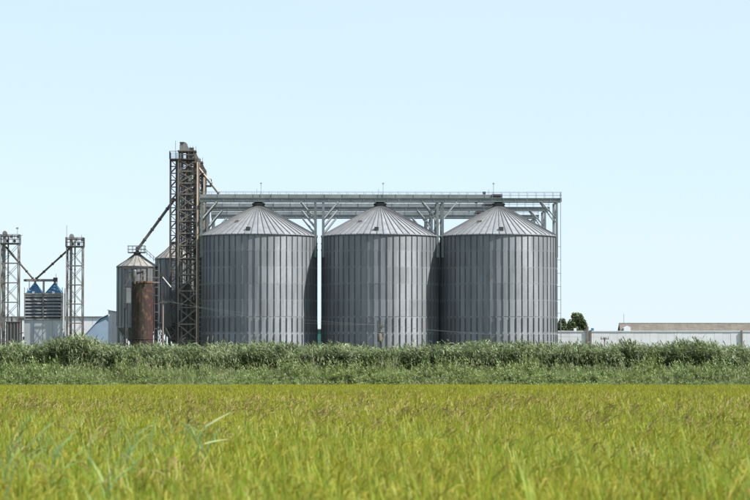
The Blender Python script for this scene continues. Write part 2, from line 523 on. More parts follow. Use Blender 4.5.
def front_silo(x, y, label, rot):
    t = thing('grain_silo', label, 'silo', W(x, y), ALPHA, 'tall front row of galvanised grain silos')
    put('plinth', PLINTH, t)
    for k in range(NRING):
        for s in range(NSEC):
            off = (0.5 if k % 2 else 0.0)
            mw = Matrix.Translation((0, 0, ZB + k * RH)) @ Matrix.Rotation(2 * PI * (s + off) / NSEC + rot, 4, 'Z')
            put('wall_sheet', SHEETS[k % 2], t, mw)
    for i in range(NST):
        mw = Matrix.Translation((0, 0, ZB)) @ Matrix.Rotation(2 * PI * (i + .5) / NST + rot, 4, 'Z')
        put('stiffener', STIFF, t, mw)
        mw = Matrix.Translation((0, 0, ZE)) @ Matrix.Rotation(2 * PI * i / NST + rot, 4, 'Z')
        put('roof_panel', ROOFP, t, mw)
    put('eave_ring', EAVE, t)
    put('roof_ring', ROOFRING, t)
    put('fill_cap', CAP, t)
    # roof hatch by the eave and an inspection lid further up
    def roofpt(r, ang):
        zz = ZE + (ZA - ZE) * (R - r) / R
        return Vector((r * math.cos(ang), r * math.sin(ang), zz))
    a = -PI / 2 - 0.09 + (rot - .04) * 3
    p = roofpt(9.0, a)
    h = box('roof_hatch', t, p + Vector((0, 0, .25)), (0.75, 0.7, 0.75), 'dark_steel', a)
    p = roofpt(6.0, -PI / 2 - 0.62)
    box('inspection_lid', t, p + Vector((0, 0, .12)), (0.8, 0.6, 0.35), 'rusty_steel', a)
    return t

SX = (-20.1, 0.88, 21.35)
front_silo(SX[0], 0, 'corrugated galvanised grain silo standing right beside the rusty elevator tower', 0.013)
front_silo(SX[1], 0, 'corrugated galvanised grain silo standing between the two other tall silos, utility pole before it', 0.041)
front_silo(SX[2], 0, 'corrugated galvanised grain silo at the open railed end of the gallery, near the round tree', 0.067)
v, f = lathe([(R, GZ - .3), (R, ZE)], 56)
RWALL = mesh_of('wall', v, f, 'silo_sheet')
v, f = lathe([(R + .2, ZE - .1), (R + .2, ZE), (1.0, ZA - .35)], 56)
RROOF = mesh_of('roof', v, f, 'silo_roof')
ROWY = (0.0, 26.0, 52.0)
names = ('beside the elevator tower', 'between its two neighbours', 'at the open end of the gallery')
for r, rn in ((1, 'second row'), (2, 'last row')):
    for k in range(3):
        t = thing('grain_silo', 'galvanised grain silo in the %s, %s' % (rn, names[k]), 'silo', W(SX[k], ROWY[r]), ALPHA, 'grain silos of the rear rows')
        put('wall', RWALL, t)
        put('roof', RROOF, t)
        put('eave_ring', EAVE, t)
        put('fill_cap', CAP, t)
        for i in range(0, NST):
            put('stiffener', STIFF, t, Matrix.Translation((0, 0, ZB)) @ Matrix.Rotation(2 * PI * i / NST, 4, 'Z'))

# ------------------------------------------------------------------ conveyor galleries over the silos
ZD0, ZD1 = 31.32 + UP, 31.88 + UP
def gallery(row, label):
    y = ROWY[row]
    o = W(0, y)
    t = thing('conveyor_gallery', label, 'gallery', o, ALPHA, 'conveyor galleries over the silo rows')
    x0, x1 = -30.2, 32.2
    hw = 1.1
    L = x1 - x0
    gds = {}
    for s in (-1, 1):
        gd = box('girder', t, ((x0 + x1) / 2, s * hw, (ZD0 + ZD1) / 2), (L, 0.16, ZD1 - ZD0), 'galvanised_dull')
        gds[s] = gd
        box('girder_flange', gd, ((x0 + x1) / 2, s * (hw + .05), ZD1 + .03), (L, 0.32, 0.06), 'galvanised')
        box('girder_flange', gd, ((x0 + x1) / 2, s * (hw + .05), ZD0 - .03), (L, 0.32, 0.06), 'galvanised')
    n = 31
    for i in range(n):
        xx = x0 + L * (i + .5) / n
        box('deck_plate', t, (xx, 0, ZD1 - .06), (L / n - .03, 2 * hw - .2, .04), 'galvanised')
        for s in (-1, 1):
            box('girder_rib', gds[s], (x0 + L * i / n + .05, s * (hw + .11), (ZD0 + ZD1) / 2), (0.07, 0.09, ZD1 - ZD0 - .02), 'galvanised')
    # enclosed conveyor, section by section, ends at the head box
    xe = SX[2] + 0.6
    m = 17
    for i in range(m):
        a = x0 + (xe - x0) * i / m
        b = x0 + (xe - x0) * (i + 1) / m
        c = box('conveyor_section', t, ((a + b) / 2, -.45, ZD1 + .38), (b - a - .04, 0.75, 0.60), 'galvanised')
        box('flange', c, (a + .02, -.45, ZD1 + .38), (0.08, 0.84, 0.70), 'galvanised_dull')
        box('conveyor_leg', t, (a + 1.0, -.45, ZD1 + .07), (0.1, 0.6, 0.1), 'dark_steel')
    box('drive_box', t, (SX[2] - .3, -.5, ZD1 + .36), (1.8, 0.95, 0.78), 'dark_steel')
    box('motor', t, (SX[2] - 2.5, -.4, ZD1 + .98), (0.5, 0.5, 0.45), 'dark_steel')
    # handrails
    np_ = 42
    for s in (-1, 1):
        for i in range(np_ + 1):
            xx = x0 + .1 + (L - .2) * i / np_ + (0.35 if s > 0 else 0) * (i < np_)
            bar('rail_post', t, (xx, s * (hw + .08), ZD1 + .06), (xx, s * (hw + .08), ZD1 + 1.1), 0.055, 'galvanised')
        for zz in (0.58, 1.1):
            bar('handrail', t, (x0, s * (hw + .08), ZD1 + zz), (x1, s * (hw + .08), ZD1 + zz), 0.05, 'galvanised')
    for zz in (0.58, 1.1):
        bar('handrail', t, (x1, -hw, ZD1 + zz), (x1, hw, ZD1 + zz), 0.05, 'galvanised')
    # chutes down to the silos, supports on the silo walls
    for sx in SX:
        box('chute', t, (sx, 0, ZD0 - .1), (0.9, 0.9, 0.5), 'dark_steel')
    py = 3.0
    dx = math.sqrt(R * R - py * py) + 0.24
    for sx in SX:
        for e in (-1, 1):
            px = sx + e * dx
            if sx == SX[0] and e == -1: px += 0.1
            for s in (-1, 1):
                bar('support_post', t, (px, s * py, 21.8 + UP), (px, s * py, ZD0 - .09), 0.34, 'galvanised', 0.24)
                bar('post_flange', t, (px, s * (py + .16), 21.6 + UP), (px, s * (py + .16), ZD0 - .1), 0.42, 'galvanised_dull', 0.05)
                bar('brace', t, (px - e * .1, s * py * .98, 28.3 + UP), (px - e * 2.5, s * (hw + .1), ZD0 - .07), 0.2, 'galvanised')
                bar('bracket', t, (px, s * py, 24.6 + UP), (px - e * 0.35, s * py, 24.6 + UP), 0.3, 'galvanised_dull')
            bar('cross_beam', t, (px, -py - .25, ZD0 - .22), (px, py + .25, ZD0 - .22), 0.24, 'galvanised_dull')
            bar('cross_brace', t, (px, -py, 28.0 + UP), (px, py, ZD0 - .4), 0.13, 'galvanised_dull')
            bar('cross_brace', t, (px + .02, py, 28.0 + UP), (px + .02, -py, ZD0 - .4), 0.13, 'galvanised_dull')
            bar('cross_tie', t, (px, -py, 27.9 + UP), (px, py, 27.9 + UP), 0.16, 'galvanised_dull')
    # lamp masts
    if row == 0:
        for mx in (X(261, 500), X(383, 500), X(493.5, 500)):
            lm = bar('lamp_mast', t, (mx, -.9, ZD1), (mx, -.9, ZD1 + 2.75), 0.07, 'galvanised')
            box('lamp_head', lm, (mx, -.95, ZD1 + 2.55), (0.34, 0.3, 0.14), 'galvanised')
            bar('lamp_mast', t, (mx - .75, .7, ZD1), (mx - .75, .7, ZD1 + 1.7), 0.06, 'galvanised')
    return t
gallery(0, 'grey steel conveyor gallery with handrails over the front row of silos')
gallery(1, 'grey steel conveyor gallery with handrails over the second row, just behind the front gallery')
gallery(2, 'grey steel conveyor gallery with handrails over the last silo row, farthest back')

# access ladder on the end silo
lad = thing('silo_ladder', 'thin caged ladder climbing the open side of the end silo to the gallery', 'ladder', W(SX[2] + R + .62, -1.2, GZ), ALPHA)
for s in (-.22, .22):
    bar('stile', lad, (0, s, 0), (0, s, ZD1 - GZ + 1.0), 0.06, 'galvanised')
for i in range(76):
    bar('rung', lad, (0, -.22, .4 + i * .4), (0, .22, .4 + i * .4), 0.035, 'galvanised')
for i in range(10):
    bar('stand_off', lad, (0, .22, 2.4 + i * 2.3), (-.75, .5, 2.4 + i * 2.3), 0.06, 'galvanised')

# ------------------------------------------------------------------ lattice towers
def lattice(t, xa, xb, ya, yb, zs, mat, legw=0.26, beamw=0.2, bracew=0.12, faces='fblr', xbrace=True, bmat=None):
    bmat = bmat or mat
    for x in (xa, xb):
        for y in (ya, yb):
            bar('leg', t, (x, y, zs[0]), (x, y, zs[-1]), legw, mat)
    cor = {'f': ((xa, ya), (xb, ya)), 'b': ((xa, yb), (xb, yb)), 'l': ((xa, ya), (xa, yb)), 'r': ((xb, ya), (xb, yb))}
    for fc in faces:
        (ax, ay), (bx, by) = cor[fc]
        ox = {'f': (0, -.05), 'b': (0, .05), 'l': (-.05, 0), 'r': (.05, 0)}[fc]
        for k, z in enumerate(zs[1:], 1):
            bar('crossbeam', t, (ax, ay, z), (bx, by, z), beamw, bmat)
            z0 = zs[k - 1]
            if xbrace:
                bar('brace', t, (ax + ox[0], ay + ox[1], z0 + .1), (bx + ox[0], by + ox[1], z - .1), bracew, bmat)
                bar('brace', t, (bx + ox[0] * .3, by + ox[1] * .3, z0 + .1), (ax + ox[0] * .3, ay + ox[1] * .3, z - .1), bracew, bmat)
            else:
                p, q = ((ax, ay), (bx, by)) if k % 2 else ((bx, by), (ax, ay))
                bar('brace', t, (p[0] + ox[0], p[1] + ox[1], z0 + .05), (q[0] + ox[0], q[1] + ox[1], z - .05), bracew, bmat)

def platform(t, xa, xb, ya, yb, z, mat, rail=True, sides='flr', h=1.1, step=1.0):
    box('platform', t, ((xa + xb) / 2, (ya + yb) / 2, z), (xb - xa, yb - ya, 0.22), mat)
    if rail:
        segs = {'f': ((xa, ya), (xb, ya)), 'b': ((xa, yb), (xb, yb)), 'l': ((xa, ya), (xa, yb)), 'r': ((xb, ya), (xb, yb))}
        for s in sides:
            (ax, ay), (bx, by) = segs[s]
            n = max(1, int(round(math.hypot(bx - ax, by - ay) / step)))
            for i in range(n + 1):
                x, y = ax + (bx - ax) * i / n, ay + (by - ay) * i / n
                bar('rail_post', t, (x, y, z), (x, y, z + h), 0.08, mat)
            for zz in (h * .5, h):
                bar('handrail', t, (ax, ay, z + zz), (bx, by, z + zz), 0.07, mat)

def head_mesh(w, hgt, dep, mat):
    """bucket elevator head: half-round hood on a box with a discharge throat"""
    pts = [(-w / 2, 0), (-w / 2, hgt * .55)]
    for i in range(1, 9):
        a = PI - PI * i / 9
        pts.append((w / 2 * math.cos(a), hgt * .55 + hgt * .45 * math.sin(a)))
    pts += [(w / 2, hgt * .55), (w * .95, -hgt * .25), (w * .65, -hgt * .35), (w / 2, 0)]
    n = len(pts)
    v = [(x, -dep / 2, z) for x, z in pts] + [(x, dep / 2, z) for x, z in pts]
    f = [tuple(range(n)), tuple(range(2 * n - 1, n - 1, -1))] + [(i, i + n, (i + 1) % n + n, (i + 1) % n) for i in range(n)]
    return mesh_of('elevator_head', v, f, mat)

def elevator_tower(x, y, label, full=True):
    # frame: local x measured from the tower's outer edge (photo col 170)
    t = thing('elevator_tower', label, 'tower', W(x, y, GZ), ALPHA, 'lattice elevator towers at the silo end')
    zt = lambda py: Z(py, 500) - GZ
    zs = [0, zt(357), zt(341), zt(324.6), zt(308), zt(291.5), zt(275), zt(259), zt(246), zt(234), zt(222), zt(210.5), zt(195), zt(184), zt(172), zt(160)]
    xa, xb = 1.55, 4.95          # main bay
    lattice(t, xa, xb, -2.2, 1.6, zs, 'rusty_steel', 0.32, 0.26, 0.17)
    # slim outer bay: zig-zag lattice
    zl = [i * (zt(160) / 32) for i in range(33)]
    lattice(t, 0.12, 1.15, -1.9, -0.5, zl, 'dark_steel', 0.26, 0.09, 0.12, 'fb', xbrace=False, bmat='rusty_steel')
    lattice(t, 0.12, 1.15, -1.9, -0.5, [zl[0], zl[8], zl[16], zl[24], zl[32]], 'dark_steel', 0.05, 0.12, 0.1, 'lr')
    # elevator trunks
    for (tx, ty, top, m) in ((2.05, -.6, 150, 'grey_steel'), (2.95, -.6, 150, 'rusty_steel'), (3.55, .6, 158, 'grey_steel'), (4.3, .6, 158, 'rusty_steel')):
        hh = zt(top)
        tr = box('elevator_trunk', t, (tx, ty, hh / 2), (0.36, 0.5, hh), m)
        for i in range(1, 14):
            box('trunk_flange', tr, (tx, ty, hh * i / 14), (0.48, 0.62, 0.1), 'rusty_steel')
    # zig-zag stair inside
    for k in range(len(zs) - 1):
        a, b = (xa + .3, xb - .3) if k % 2 else (xb - .3, xa + .3)
        for yy in (-1.75, -1.25):
            bar('stair_stringer', t, (a, yy, zs[k] + .1), (b, yy, zs[k + 1]), 0.1, 'rusty_steel', 0.2)
        for i in range(1, 8):
            ux, uz = a + (b - a) * i / 8, zs[k] + (zs[k + 1] - zs[k]) * i / 8
            box('stair_tread', t, (ux, -1.5, uz), (0.24, 0.5, 0.05), 'rusty_steel')
        box('landing', t, ((xb - .35) if k % 2 else (xa + .35), -1.2, zs[k + 1] - .1), (0.7, 1.3, 0.08), 'dark_steel')
        if k > 1:
            bar('cable_tray', t, (3.2, 1.45, zs[k]), (3.2, 1.45, zs[k + 1] - .1), .16, 'grey_steel')
    # caged ladder / rusty pipe on the silo side
    for xx in (5.15, 5.55):
        bar('ladder_stile', t, (xx, -2.9, 0), (xx, -2.9, zt(206)), 0.09, 'rusty_steel')
    zz = 0.4
    while zz < zt(206):
        bar('ladder_rung', t, (5.15, -2.9, zz), (5.55, -2.9, zz), 0.06, 'galvanised')
        zz += 0.8
    for z_ in zs[2:11]:
        bar('ladder_bracket', t, (5.15, -2.9, z_), (4.95, -2.2, z_), 0.1, 'rusty_steel')
    pipe('rising_pipe', t, (4.75, -2.45, 0), (4.75, -2.45, zt(163)), 0.26, 'tan_steel')
    # top platforms and heads
    platform(t, 0.0, 4.3, -2.5, 1.9, zt(160), 'dark_steel', True, 'flb', 1.35, 1.1)
    for k in range(4):
        bar('top_post', t, ((1.6, 4.2)[k % 2], (-1.8, 1.4)[k // 2], zt(160)), ((1.6, 4.2)[k % 2], (-1.8, 1.4)[k // 2], zt(151.5)), 0.22, 'rusty_steel')
    box('top_crossbeam', t, (2.9, -1.85, zt(155.5)), (2.7, .16, .2), 'rusty_steel')
    box('platform', t, (2.95, -.2, zt(151.5)), (3.2, 3.6, 0.2), 'rusty_steel')
    h1 = put('elevator_head', head_mesh(1.4, 1.5, 0.9, 'grey_steel'), t, Matrix.Translation((2.35, -.6, zt(151))))
    box('hood_cap', t, (2.05, -.6, zt(143)), (0.75, 1.1, 0.25), 'dark_steel')
    box('drive_motor', t, (3.7, -.7, zt(149.6)), (0.8, 0.6, 0.6), 'dark_steel')
    bar('mast', t, (1.0, -1.8, zt(160)), (1.0, -1.8, zt(141.5)), 0.07, 'grey_steel')
    for k in range(3):
        bar('rail_post', t, (3.5 + k * .5, -2.0, zt(151.5)), (3.5 + k * .5, -2.0, zt(151.5) + .8), 0.07, 'rusty_steel')
    # second, lower head behind
    bar('top_post', t, (5.0, 1.4, zt(172)), (5.0, 1.4, zt(160.5)), 0.22, 'rusty_steel')
    put('elevator_head', head_mesh(1.3, 1.3, 0.9, 'rusty_steel'), t, Matrix.Translation((3.95, .6, zt(159))))
    bar('throat', t, (4.4, .6, zt(161)), (4.6, -.6, zt(166)), 0.6, 'rusty_steel')
    platform(t, 4.4, 6.0, -.6, 1.8, zt(176), 'dark_steel', True, 'fr', 1.2, .8)
    if full:
        # spout pipes leaving the tower: to the gallery and down to the weathered silo
        p0, p1 = Vector((4.55, -.7, zt(165))), Vector((X(219, 500) - X(170, 500), -.45, zt(194)))
        pipe('spout_pipe', t, p0, p0.lerp(p1, .55), 0.34, 'tan_steel')
        sp1 = pipe('spout_pipe', t, p0.lerp(p1, .5), p1, 0.44, 'grey_steel')
        q0, q1 = Vector((0.9, -1.2, zt(199))), Vector((X(137.3, 500) - X(170, 500), -0.5, zt(250.5)))
        sp2 = pipe('spout_pipe', t, q0, q1, 0.5, 'rusty_steel')
        for k in (.2, .4, .6, .8):
            c = q0.lerp(q1, k)
            dv = (q1 - q0).normalized() * .1
            pipe('pipe_flange', sp2, c - dv, c + dv, 0.68, 'dark_steel')
        for k in (.3, .65, .97):
            c = p0.lerp(p1, k)
            dv = (p1 - p0).normalized() * .08
            pipe('pipe_flange', sp1, c - dv, c + dv, 0.6, 'dark_steel')
    return t
TX = X(170, 500)
elevator_tower(TX, 0.0, 'tall rusty lattice elevator tower with two long spout pipes')
elevator_tower(TX + .1, 26.0, 'rusty lattice elevator tower hidden behind the taller-looking one with spouts', False)

# ------------------------------------------------------------------ small weathered silos left of the tower
def small_silo(px, pxw, d, py_e, py_a, py_b, label, railing=True, nside=18):
    x, r = X(px, d), pxw / 2 / F * d
    t = thing('hopper_silo', label, 'silo', (x, d, GZ), 0.0, 'small weathered hopper silos')
    ze, za, zb = Z(py_e, d) - GZ, Z(py_a, d) - GZ, Z(py_b, d) - GZ
    a = 2 * PI / nside
    v, f = [], []
    for k in range(5):
        z = zb + (ze - zb) * k / 4
        for s in (0.02, .5, 0.98):
            rr = r * (1.0 if s != .5 else 1.004)
            v.append((rr * math.cos(a * s), rr * math.sin(a * s), z))
    for k in range(4):
        f += [(k * 3, k * 3 + 1, k * 3 + 4, k * 3 + 3), (k * 3 + 1, k * 3 + 2, k * 3 + 5, k * 3 + 4)]
    b = len(v)
    for z in (zb, ze):
        v += [((r - .02) * math.cos(a * .97), (r - .02) * math.sin(a * .97), z), ((r + .09) * math.cos(a * .985), (r + .09) * math.sin(a * .985), z), ((r + .09) * math.cos(a * 1.015), (r + .09) * math.sin(a * 1.015), z), ((r - .02) * math.cos(a * 1.03), (r - .02) * math.sin(a * 1.03), z)]
    f += [(b, b + 1, b + 5, b + 4), (b + 1, b + 2, b + 6, b + 5), (b + 2, b + 3, b + 7, b + 6)]
    wp = mesh_of('wall_panel', v, f, ['weathered_silo', 'silo_stiffener'], midx=[0] * 8 + [1] * 3)
    v, f = [], []
    for rr, zz in ((r + .12, ze - .05), (r * .55, ze + (za - ze) * .45 + .03), (.55, za - .15)):
        v += [(rr * math.cos(a * .03), rr * math.sin(a * .03), zz), (rr * math.cos(a * .97), rr * math.sin(a * .97), zz), (rr * math.cos(a * .97), rr * math.sin(a * .97), zz + .09), (rr * math.cos(a * 1.03), rr * math.sin(a * 1.03), zz + .09)]
    for k in range(2):
        f += [(k * 4, k * 4 + 1, k * 4 + 5, k * 4 + 4), (k * 4 + 1, k * 4 + 2, k * 4 + 6, k * 4 + 5), (k * 4 + 2, k * 4 + 3, k * 4 + 7, k * 4 + 6)]
    rp = mesh_of('roof_panel', v, f, ['weathered_silo_roof', 'roof_rib'], midx=[0, 1, 1, 0, 1, 1])
    for i in range(nside):
        m = Matrix.Rotation(a * i + .1, 4, 'Z')
        put('wall_panel', wp, t, m)
        put('roof_panel', rp, t, m)
    v, f = lathe([(r + .06, ze - .2), (r + .16, ze - .2), (r + .16, ze - .02)], nside * 2)
    put('eave_ring', mesh_of('eave_ring', v, f, 'silo_stiffener'), t)
    v, f = lathe([(.5, za - .3), (.62, za - .2), (.62, za + .25), (.3, za + .35), (0, za + .35)], 16)
    put('roof_cap', mesh_of('roof_cap', v, f, 'dark_steel'), t)
    v, f = lathe([(r + .05, zb + .15), (r + .05, zb - .15), (r, zb - .2), (.45, zb - r * 1.0), (.45, zb - r * 1.0 - .4)], 36)
    put('hopper', mesh_of('hopper', v, f, 'weathered_silo'), t)
    n = 8
    for i in range(n):
        a0, a1 = 2 * PI * (i + .5) / n, 2 * PI * (i + 1.5) / n
        p, q = (r * math.cos(a0), r * math.sin(a0)), (r * math.cos(a1), r * math.sin(a1))
        bar('leg', t, (p[0], p[1], 0), (p[0], p[1], zb), 0.22, 'grey_steel')
        bar('brace', t, (p[0], p[1], .5), (q[0], q[1], zb * .52), 0.11, 'grey_steel')
        bar('brace', t, (q[0], q[1], .5), (p[0], p[1], zb * .52), 0.11, 'grey_steel')
        bar('brace', t, (p[0], p[1], zb * .52), (q[0], q[1], zb - .1), 0.11, 'grey_steel')
        bar('brace', t, (q[0], q[1], zb * .52), (p[0], p[1], zb - .1), 0.11, 'grey_steel')
        bar('tie_beam', t, (p[0], p[1], zb * .52), (q[0], q[1], zb * .52), 0.13, 'grey_steel')
    if railing:
        zt = za + .1
        xa, xb = X(128, d) - x, X(145, d) - x
        box('roof_platform', t, ((xa + xb) / 2, 0, zt + .05), (xb - xa, 2.0, .14), 'dark_steel')
        for s in (-1.0, 1.0):
            for i in range(5):
                xx = xa + (xb - xa) * i / 4
                bar('rail_post', t, (xx, s, zt), (xx, s, zt + 1.2), 0.07, 'grey_steel')
            for zz in (.6, 1.2):
                bar('handrail', t, (xa, s, zt + zz), (xb, s, zt + zz), 0.07, 'grey_steel')
        for xx in (xa, xb):
            for zz in (.6, 1.2):
                bar('handrail', t, (xx, -1, zt + zz), (xx, 1, zt + zz), 0.07, 'grey_steel')
        pipe('inlet', t, (0.05, -.4, za), (0.05, -.4, za + 1.1), 0.6, 'dark_steel')
        # rail down the roof to the ladder
        p, q = Vector((xb - .2, -1.0, zt)), Vector((X(157, d) - x, -1.2, ze + .3))
        for u in (0.9, 0.45):
            bar('stair_rail', t, p + Vector((0, 0, u)), q + Vector((0, 0, u)), 0.07, 'grey_steel')
        for i in range(5):
            c = p.lerp(q, i / 4)
            bar('rail_post', t, c, c + Vector((0, 0, .9)), 0.07, 'grey_steel')
    return t, x, r
d1 = 500.0
st, sx_, sr_ = small_silo(137, 40, d1, 266.5, 253.5, 327, 'weathered hopper silo with railed roof platform behind the rust-brown tank')
small_silo(174.5, 38, 512.0, 258.5, 243.5, 323, 'weathered hopper silo standing behind the lattice elevator tower', False)

# rust-brown tank in front of the silo
dt = 494.0
tx = X(142.3, dt)
tk = thing('rusty_tank', 'rust-brown upright tank standing before the weathered hopper silo', 'tank', (tx, dt, GZ))
rt = 11.0 / F * dt
zt_ = Z(283, dt) - GZ
prof = [(rt * 1.10, 0), (rt * 1.07, zt_ * .2), (rt * 1.0, zt_ * .42), (rt * .985, zt_ * .7), (rt * .98, zt_)]
v, f = lathe(prof, 40)
put('shell', mesh_of('shell', v, f, 'rust_tank', True), tk)
for k in (.0, .42):
    rr = rt * (1.10 if k < .1 else 1.075 if k < .3 else 1.01)
    v, f = lathe([(rr, zt_ * k), (rr + .05, zt_ * k + .02), (rr + .05, zt_ * k + .14), (rr, zt_ * k + .16)], 40)
    put('hoop', mesh_of('hoop', v, f, 'rust_tank'), tk)
v, f = lathe([(rt * .98, zt_ - .05), (rt * 1.03, zt_ - .05), (rt * 1.03, zt_ + .22), (rt * .9, zt_ + .24), (0.3, zt_ + .4), (0, zt_ + .42)], 40)
put('rim', mesh_of('rim', v, f, 'rust_rim'), tk)
pipe('outlet_pipe', tk, (.2, -.2, zt_ + .5), (.2, -.2, zt_ + 2.1), .45, 'rusty_steel')
pipe('outlet_pipe', tk, (.2, -.2, zt_ + 2.0), (-2.0, -.2, zt_ + 1.3), .4, 'dark_steel')

# pipe frame round the tank
fr = thing('pipe_frame', 'dark steel frame with cyclone and ladder before the weathered hopper silo', 'frame', (X(124, 492), 492, GZ))
def FX(px): return X(px, 492) - X(124, 492)
def FZ(py): return Z(py, 492) - GZ
for px_ in (124.6, 131.5, 146.5):
    bar('post', fr, (FX(px_), 0, 0 if px_ < 130 else FZ(283)), (FX(px_), 0, FZ(268)), 0.17, 'dark_steel')
    bar('post', fr, (FX(px_), 1.0, 0 if px_ < 130 else FZ(283)), (FX(px_), 1.0, FZ(268)), 0.17, 'dark_steel')
bar('top_beam', fr, (FX(122), 0, FZ(268)), (FX(147.5), 0, FZ(268)), 0.3, 'dark_steel')
bar('top_beam', fr, (FX(122), 1.0, FZ(268)), (FX(147.5), 1.0, FZ(268)), 0.3, 'dark_steel')
bar('beam', fr, (FX(124.6), 0, FZ(272.5)), (FX(139), 0, FZ(272.5)), 0.2, 'dark_steel')
bar('beam', fr, (FX(124.6), 0, FZ(287)), (FX(131.5), 0, FZ(287)), 0.2, 'dark_steel')
bar('brace', fr, (FX(124.6), 0, FZ(287)), (FX(131.5), 0, FZ(273)), 0.12, 'rusty_steel')
bar('brace', fr, (FX(146.5), 0, FZ(270)), (FX(138), 0, FZ(283)), 0.16, 'rusty_steel')
v, f = lathe([(.12, -1.3), (.42, 0), (.42, 1.0), (.28, 1.25), (0, 1.3)], 20)
put('cyclone', mesh_of('cyclone', v, f, 'weathered_silo'), fr, Matrix.Translation((FX(134.5), .2, FZ(276.5))))
box('control_box', fr, (FX(127.4), .2, FZ(295.5)), (1.05, .6, 2.6), 'galvanised')
pipe('down_pipe', fr, (FX(125.8), -.2, 0), (FX(125.8), -.2, FZ(288)), 0.2, 'dark_steel')
box('junction_box', fr, (FX(125.7), -.35, FZ(306)), (.45, .3, .8), 'dark_steel')
for px_ in (153.2, 158):
    bar('ladder_stile', fr, (FX(px_), 2.5, 0), (FX(px_), 2.5, FZ(263)), 0.13, 'rusty_steel')
for k in range(12):
    z = FZ(270) - k * 1.42
    if z > .3:
        bar('ladder_rung', fr, (FX(153.2), 2.5, z), (FX(158), 2.5, z), 0.12, 'rusty_steel')
bar('walkway', fr, (FX(143), 0.4, FZ(282)), (FX(158), 2.5, FZ(282)), 0.2, 'rusty_steel')
bar('handrail', fr, (FX(143), 0.2, FZ(277)), (FX(158), 2.4, FZ(277)), 0.07, 'rusty_steel')
# small conveyor between the silos
pipe('conveyor_tube', fr, (FX(159.5), 3, FZ(275)), (FX(169.5), 3, FZ(287)), 0.32, 'galvanised')
box('conveyor_motor', fr, (FX(160), 3, FZ(274.5)), (.6, .5, .5), 'dark_steel')
for px_ in (161, 164.5):
    bar('post', fr, (FX(px_), 3, 0), (FX(px_), 3, FZ(276)), 0.16, 'dark_steel')
bar('beam', fr, (FX(155), 3, FZ(315)), (FX(169), 3, FZ(315)), 0.18, 'dark_steel')
box('drive_unit', fr, (FX(166), 3.3, FZ(320)), (1.5, 1.2, 2.3), 'dark_steel')
bar('brace', fr, (FX(162), 3, FZ(322)), (FX(169.5), 3, FZ(338)), 0.2, 'grey_steel')

# ------------------------------------------------------------------ dryer and its two towers at the left
dd = 500.0
bx0, bx1 = X(24.3, dd), X(62.3, dd)
cx = (bx0 + bx1) / 2
dr = thing('grain_dryer', 'pale grey louvred grain dryer topped by two blue pyramid hoppers', 'dryer', (cx, dd + 2, GZ))
hw = (bx1 - bx0) / 2
def DX(px): return X(px, dd) - cx
def DZ(py): return Z(py, dd) - GZ
dep = 2.2
box('core', dr, (0, .1, DZ(293) / 2), (2 * hw - .3, 2 * dep - .5, DZ(293) - .3), 'dark_steel')
for s in (-1, 1):
    for k in range(2):
        w2 = hw / 2 - .03
        box('wall_panel', dr, (s * (hw * (.25 + .5 * k)), -dep + .05, DZ(320) / 2), (hw / 2 - .035, .14, DZ(320) - .02), 'dryer_wall')
    box('side_panel', dr, (s * (hw - .06), .05, DZ(293) / 2), (.12, 2 * dep - .12, DZ(293) - .04), 'dryer_wall')
    box('louvre_frame', dr, (s * (hw - .1), -dep - .02, (DZ(293) + DZ(319)) / 2), (.18, .3, DZ(293) - DZ(319)), 'grey_steel')
    ys_ = (295.5, 299.7, 303.0, 306.3, 309.6, 312.9, 316.2)
    for k, py in enumerate(ys_):
        c = Vector((s * hw * .5, -dep, DZ(py)))
        hgt = .62 if k == 0 else .42
        mw = Matrix.Translation(c) @ Matrix.Rotation(0.0 if k == 0 else math.radians(-28), 4, 'X') @ Matrix.Diagonal((hw - .26, .1, hgt, 1))
        put('louvre_slat', unit('cube', 'dryer_slat'), dr, mw)
    for k in range(1, 4):
        box('louvre_divider', dr, (s * hw * (k / 4), -dep + .2, (DZ(297) + DZ(318)) / 2), (.06, .1, DZ(297) - DZ(318)), 'grey_steel')
    # pyramid hopper with ribs
    px0, px1, pa = (26.3, 41.3, 33.6) if s < 0 else (45.3, 60.8, 53.5)
    a, b, m = DX(px0), DX(px1), DX(pa)
    zb_, zt2 = DZ(293.3), DZ(283.2)
    vv = [(a, -dep + .1, zb_), (b, -dep + .1, zb_), (b, dep - .2, zb_), (a, dep - .2, zb_), (m - .15, -.15, zt2), (m + .15, -.15, zt2), (m + .15, .15, zt2), (m - .15, .15, zt2)]
    ff = [(0, 1, 5, 4), (1, 2, 6, 5), (2, 3, 7, 6), (3, 0, 4, 7), (4, 5, 6, 7), (3, 2, 1, 0)]
    hp = put('hopper', mesh_of('hopper', vv, ff, 'blue_paint'), dr)
    for k in range(1, 5):
        bb = Vector((a + (b - a) * k / 5, -dep + .06, zb_))
        bar('seam', hp, bb, (m, -.2, zt2 - .05), 0.07, 'blue_paint')
    for e in (0, 1, 2, 3):
        bar('seam', hp, vv[e], vv[4 + e], 0.1, 'blue_paint')
    pipe('inlet', dr, (m, 0, zt2 - .1), (m, 0, DZ(280)), .4, 'grey_steel')
    box('vent_cover', dr, (m, -dep - .06, zb_ + .12), (.4, .2, .4), 'white_paint')
box('top_band', dr, (0, -dep + .02, DZ(293.8)), (2 * hw + .1, .3, .25), 'grey_steel')
box('sill_band', dr, (0, -dep - .03, DZ(319.3)), (2 * hw + .15, .3, .22), 'grey_steel')
bar('centre_post', dr, (0, -dep - .12, DZ(319)), (0, -dep - .12, DZ(280)), .17, 'rusty_steel')
bar('centre_seam', dr, (0, -dep - .03, 0), (0, -dep - .03, DZ(320)), .07, 'grey_steel')
box('top_conveyor', dr, ((DX(23.5) + DX(56)) / 2, 0, DZ(280)), (DX(56) - DX(23.5), .7, .42), 'grey_steel')
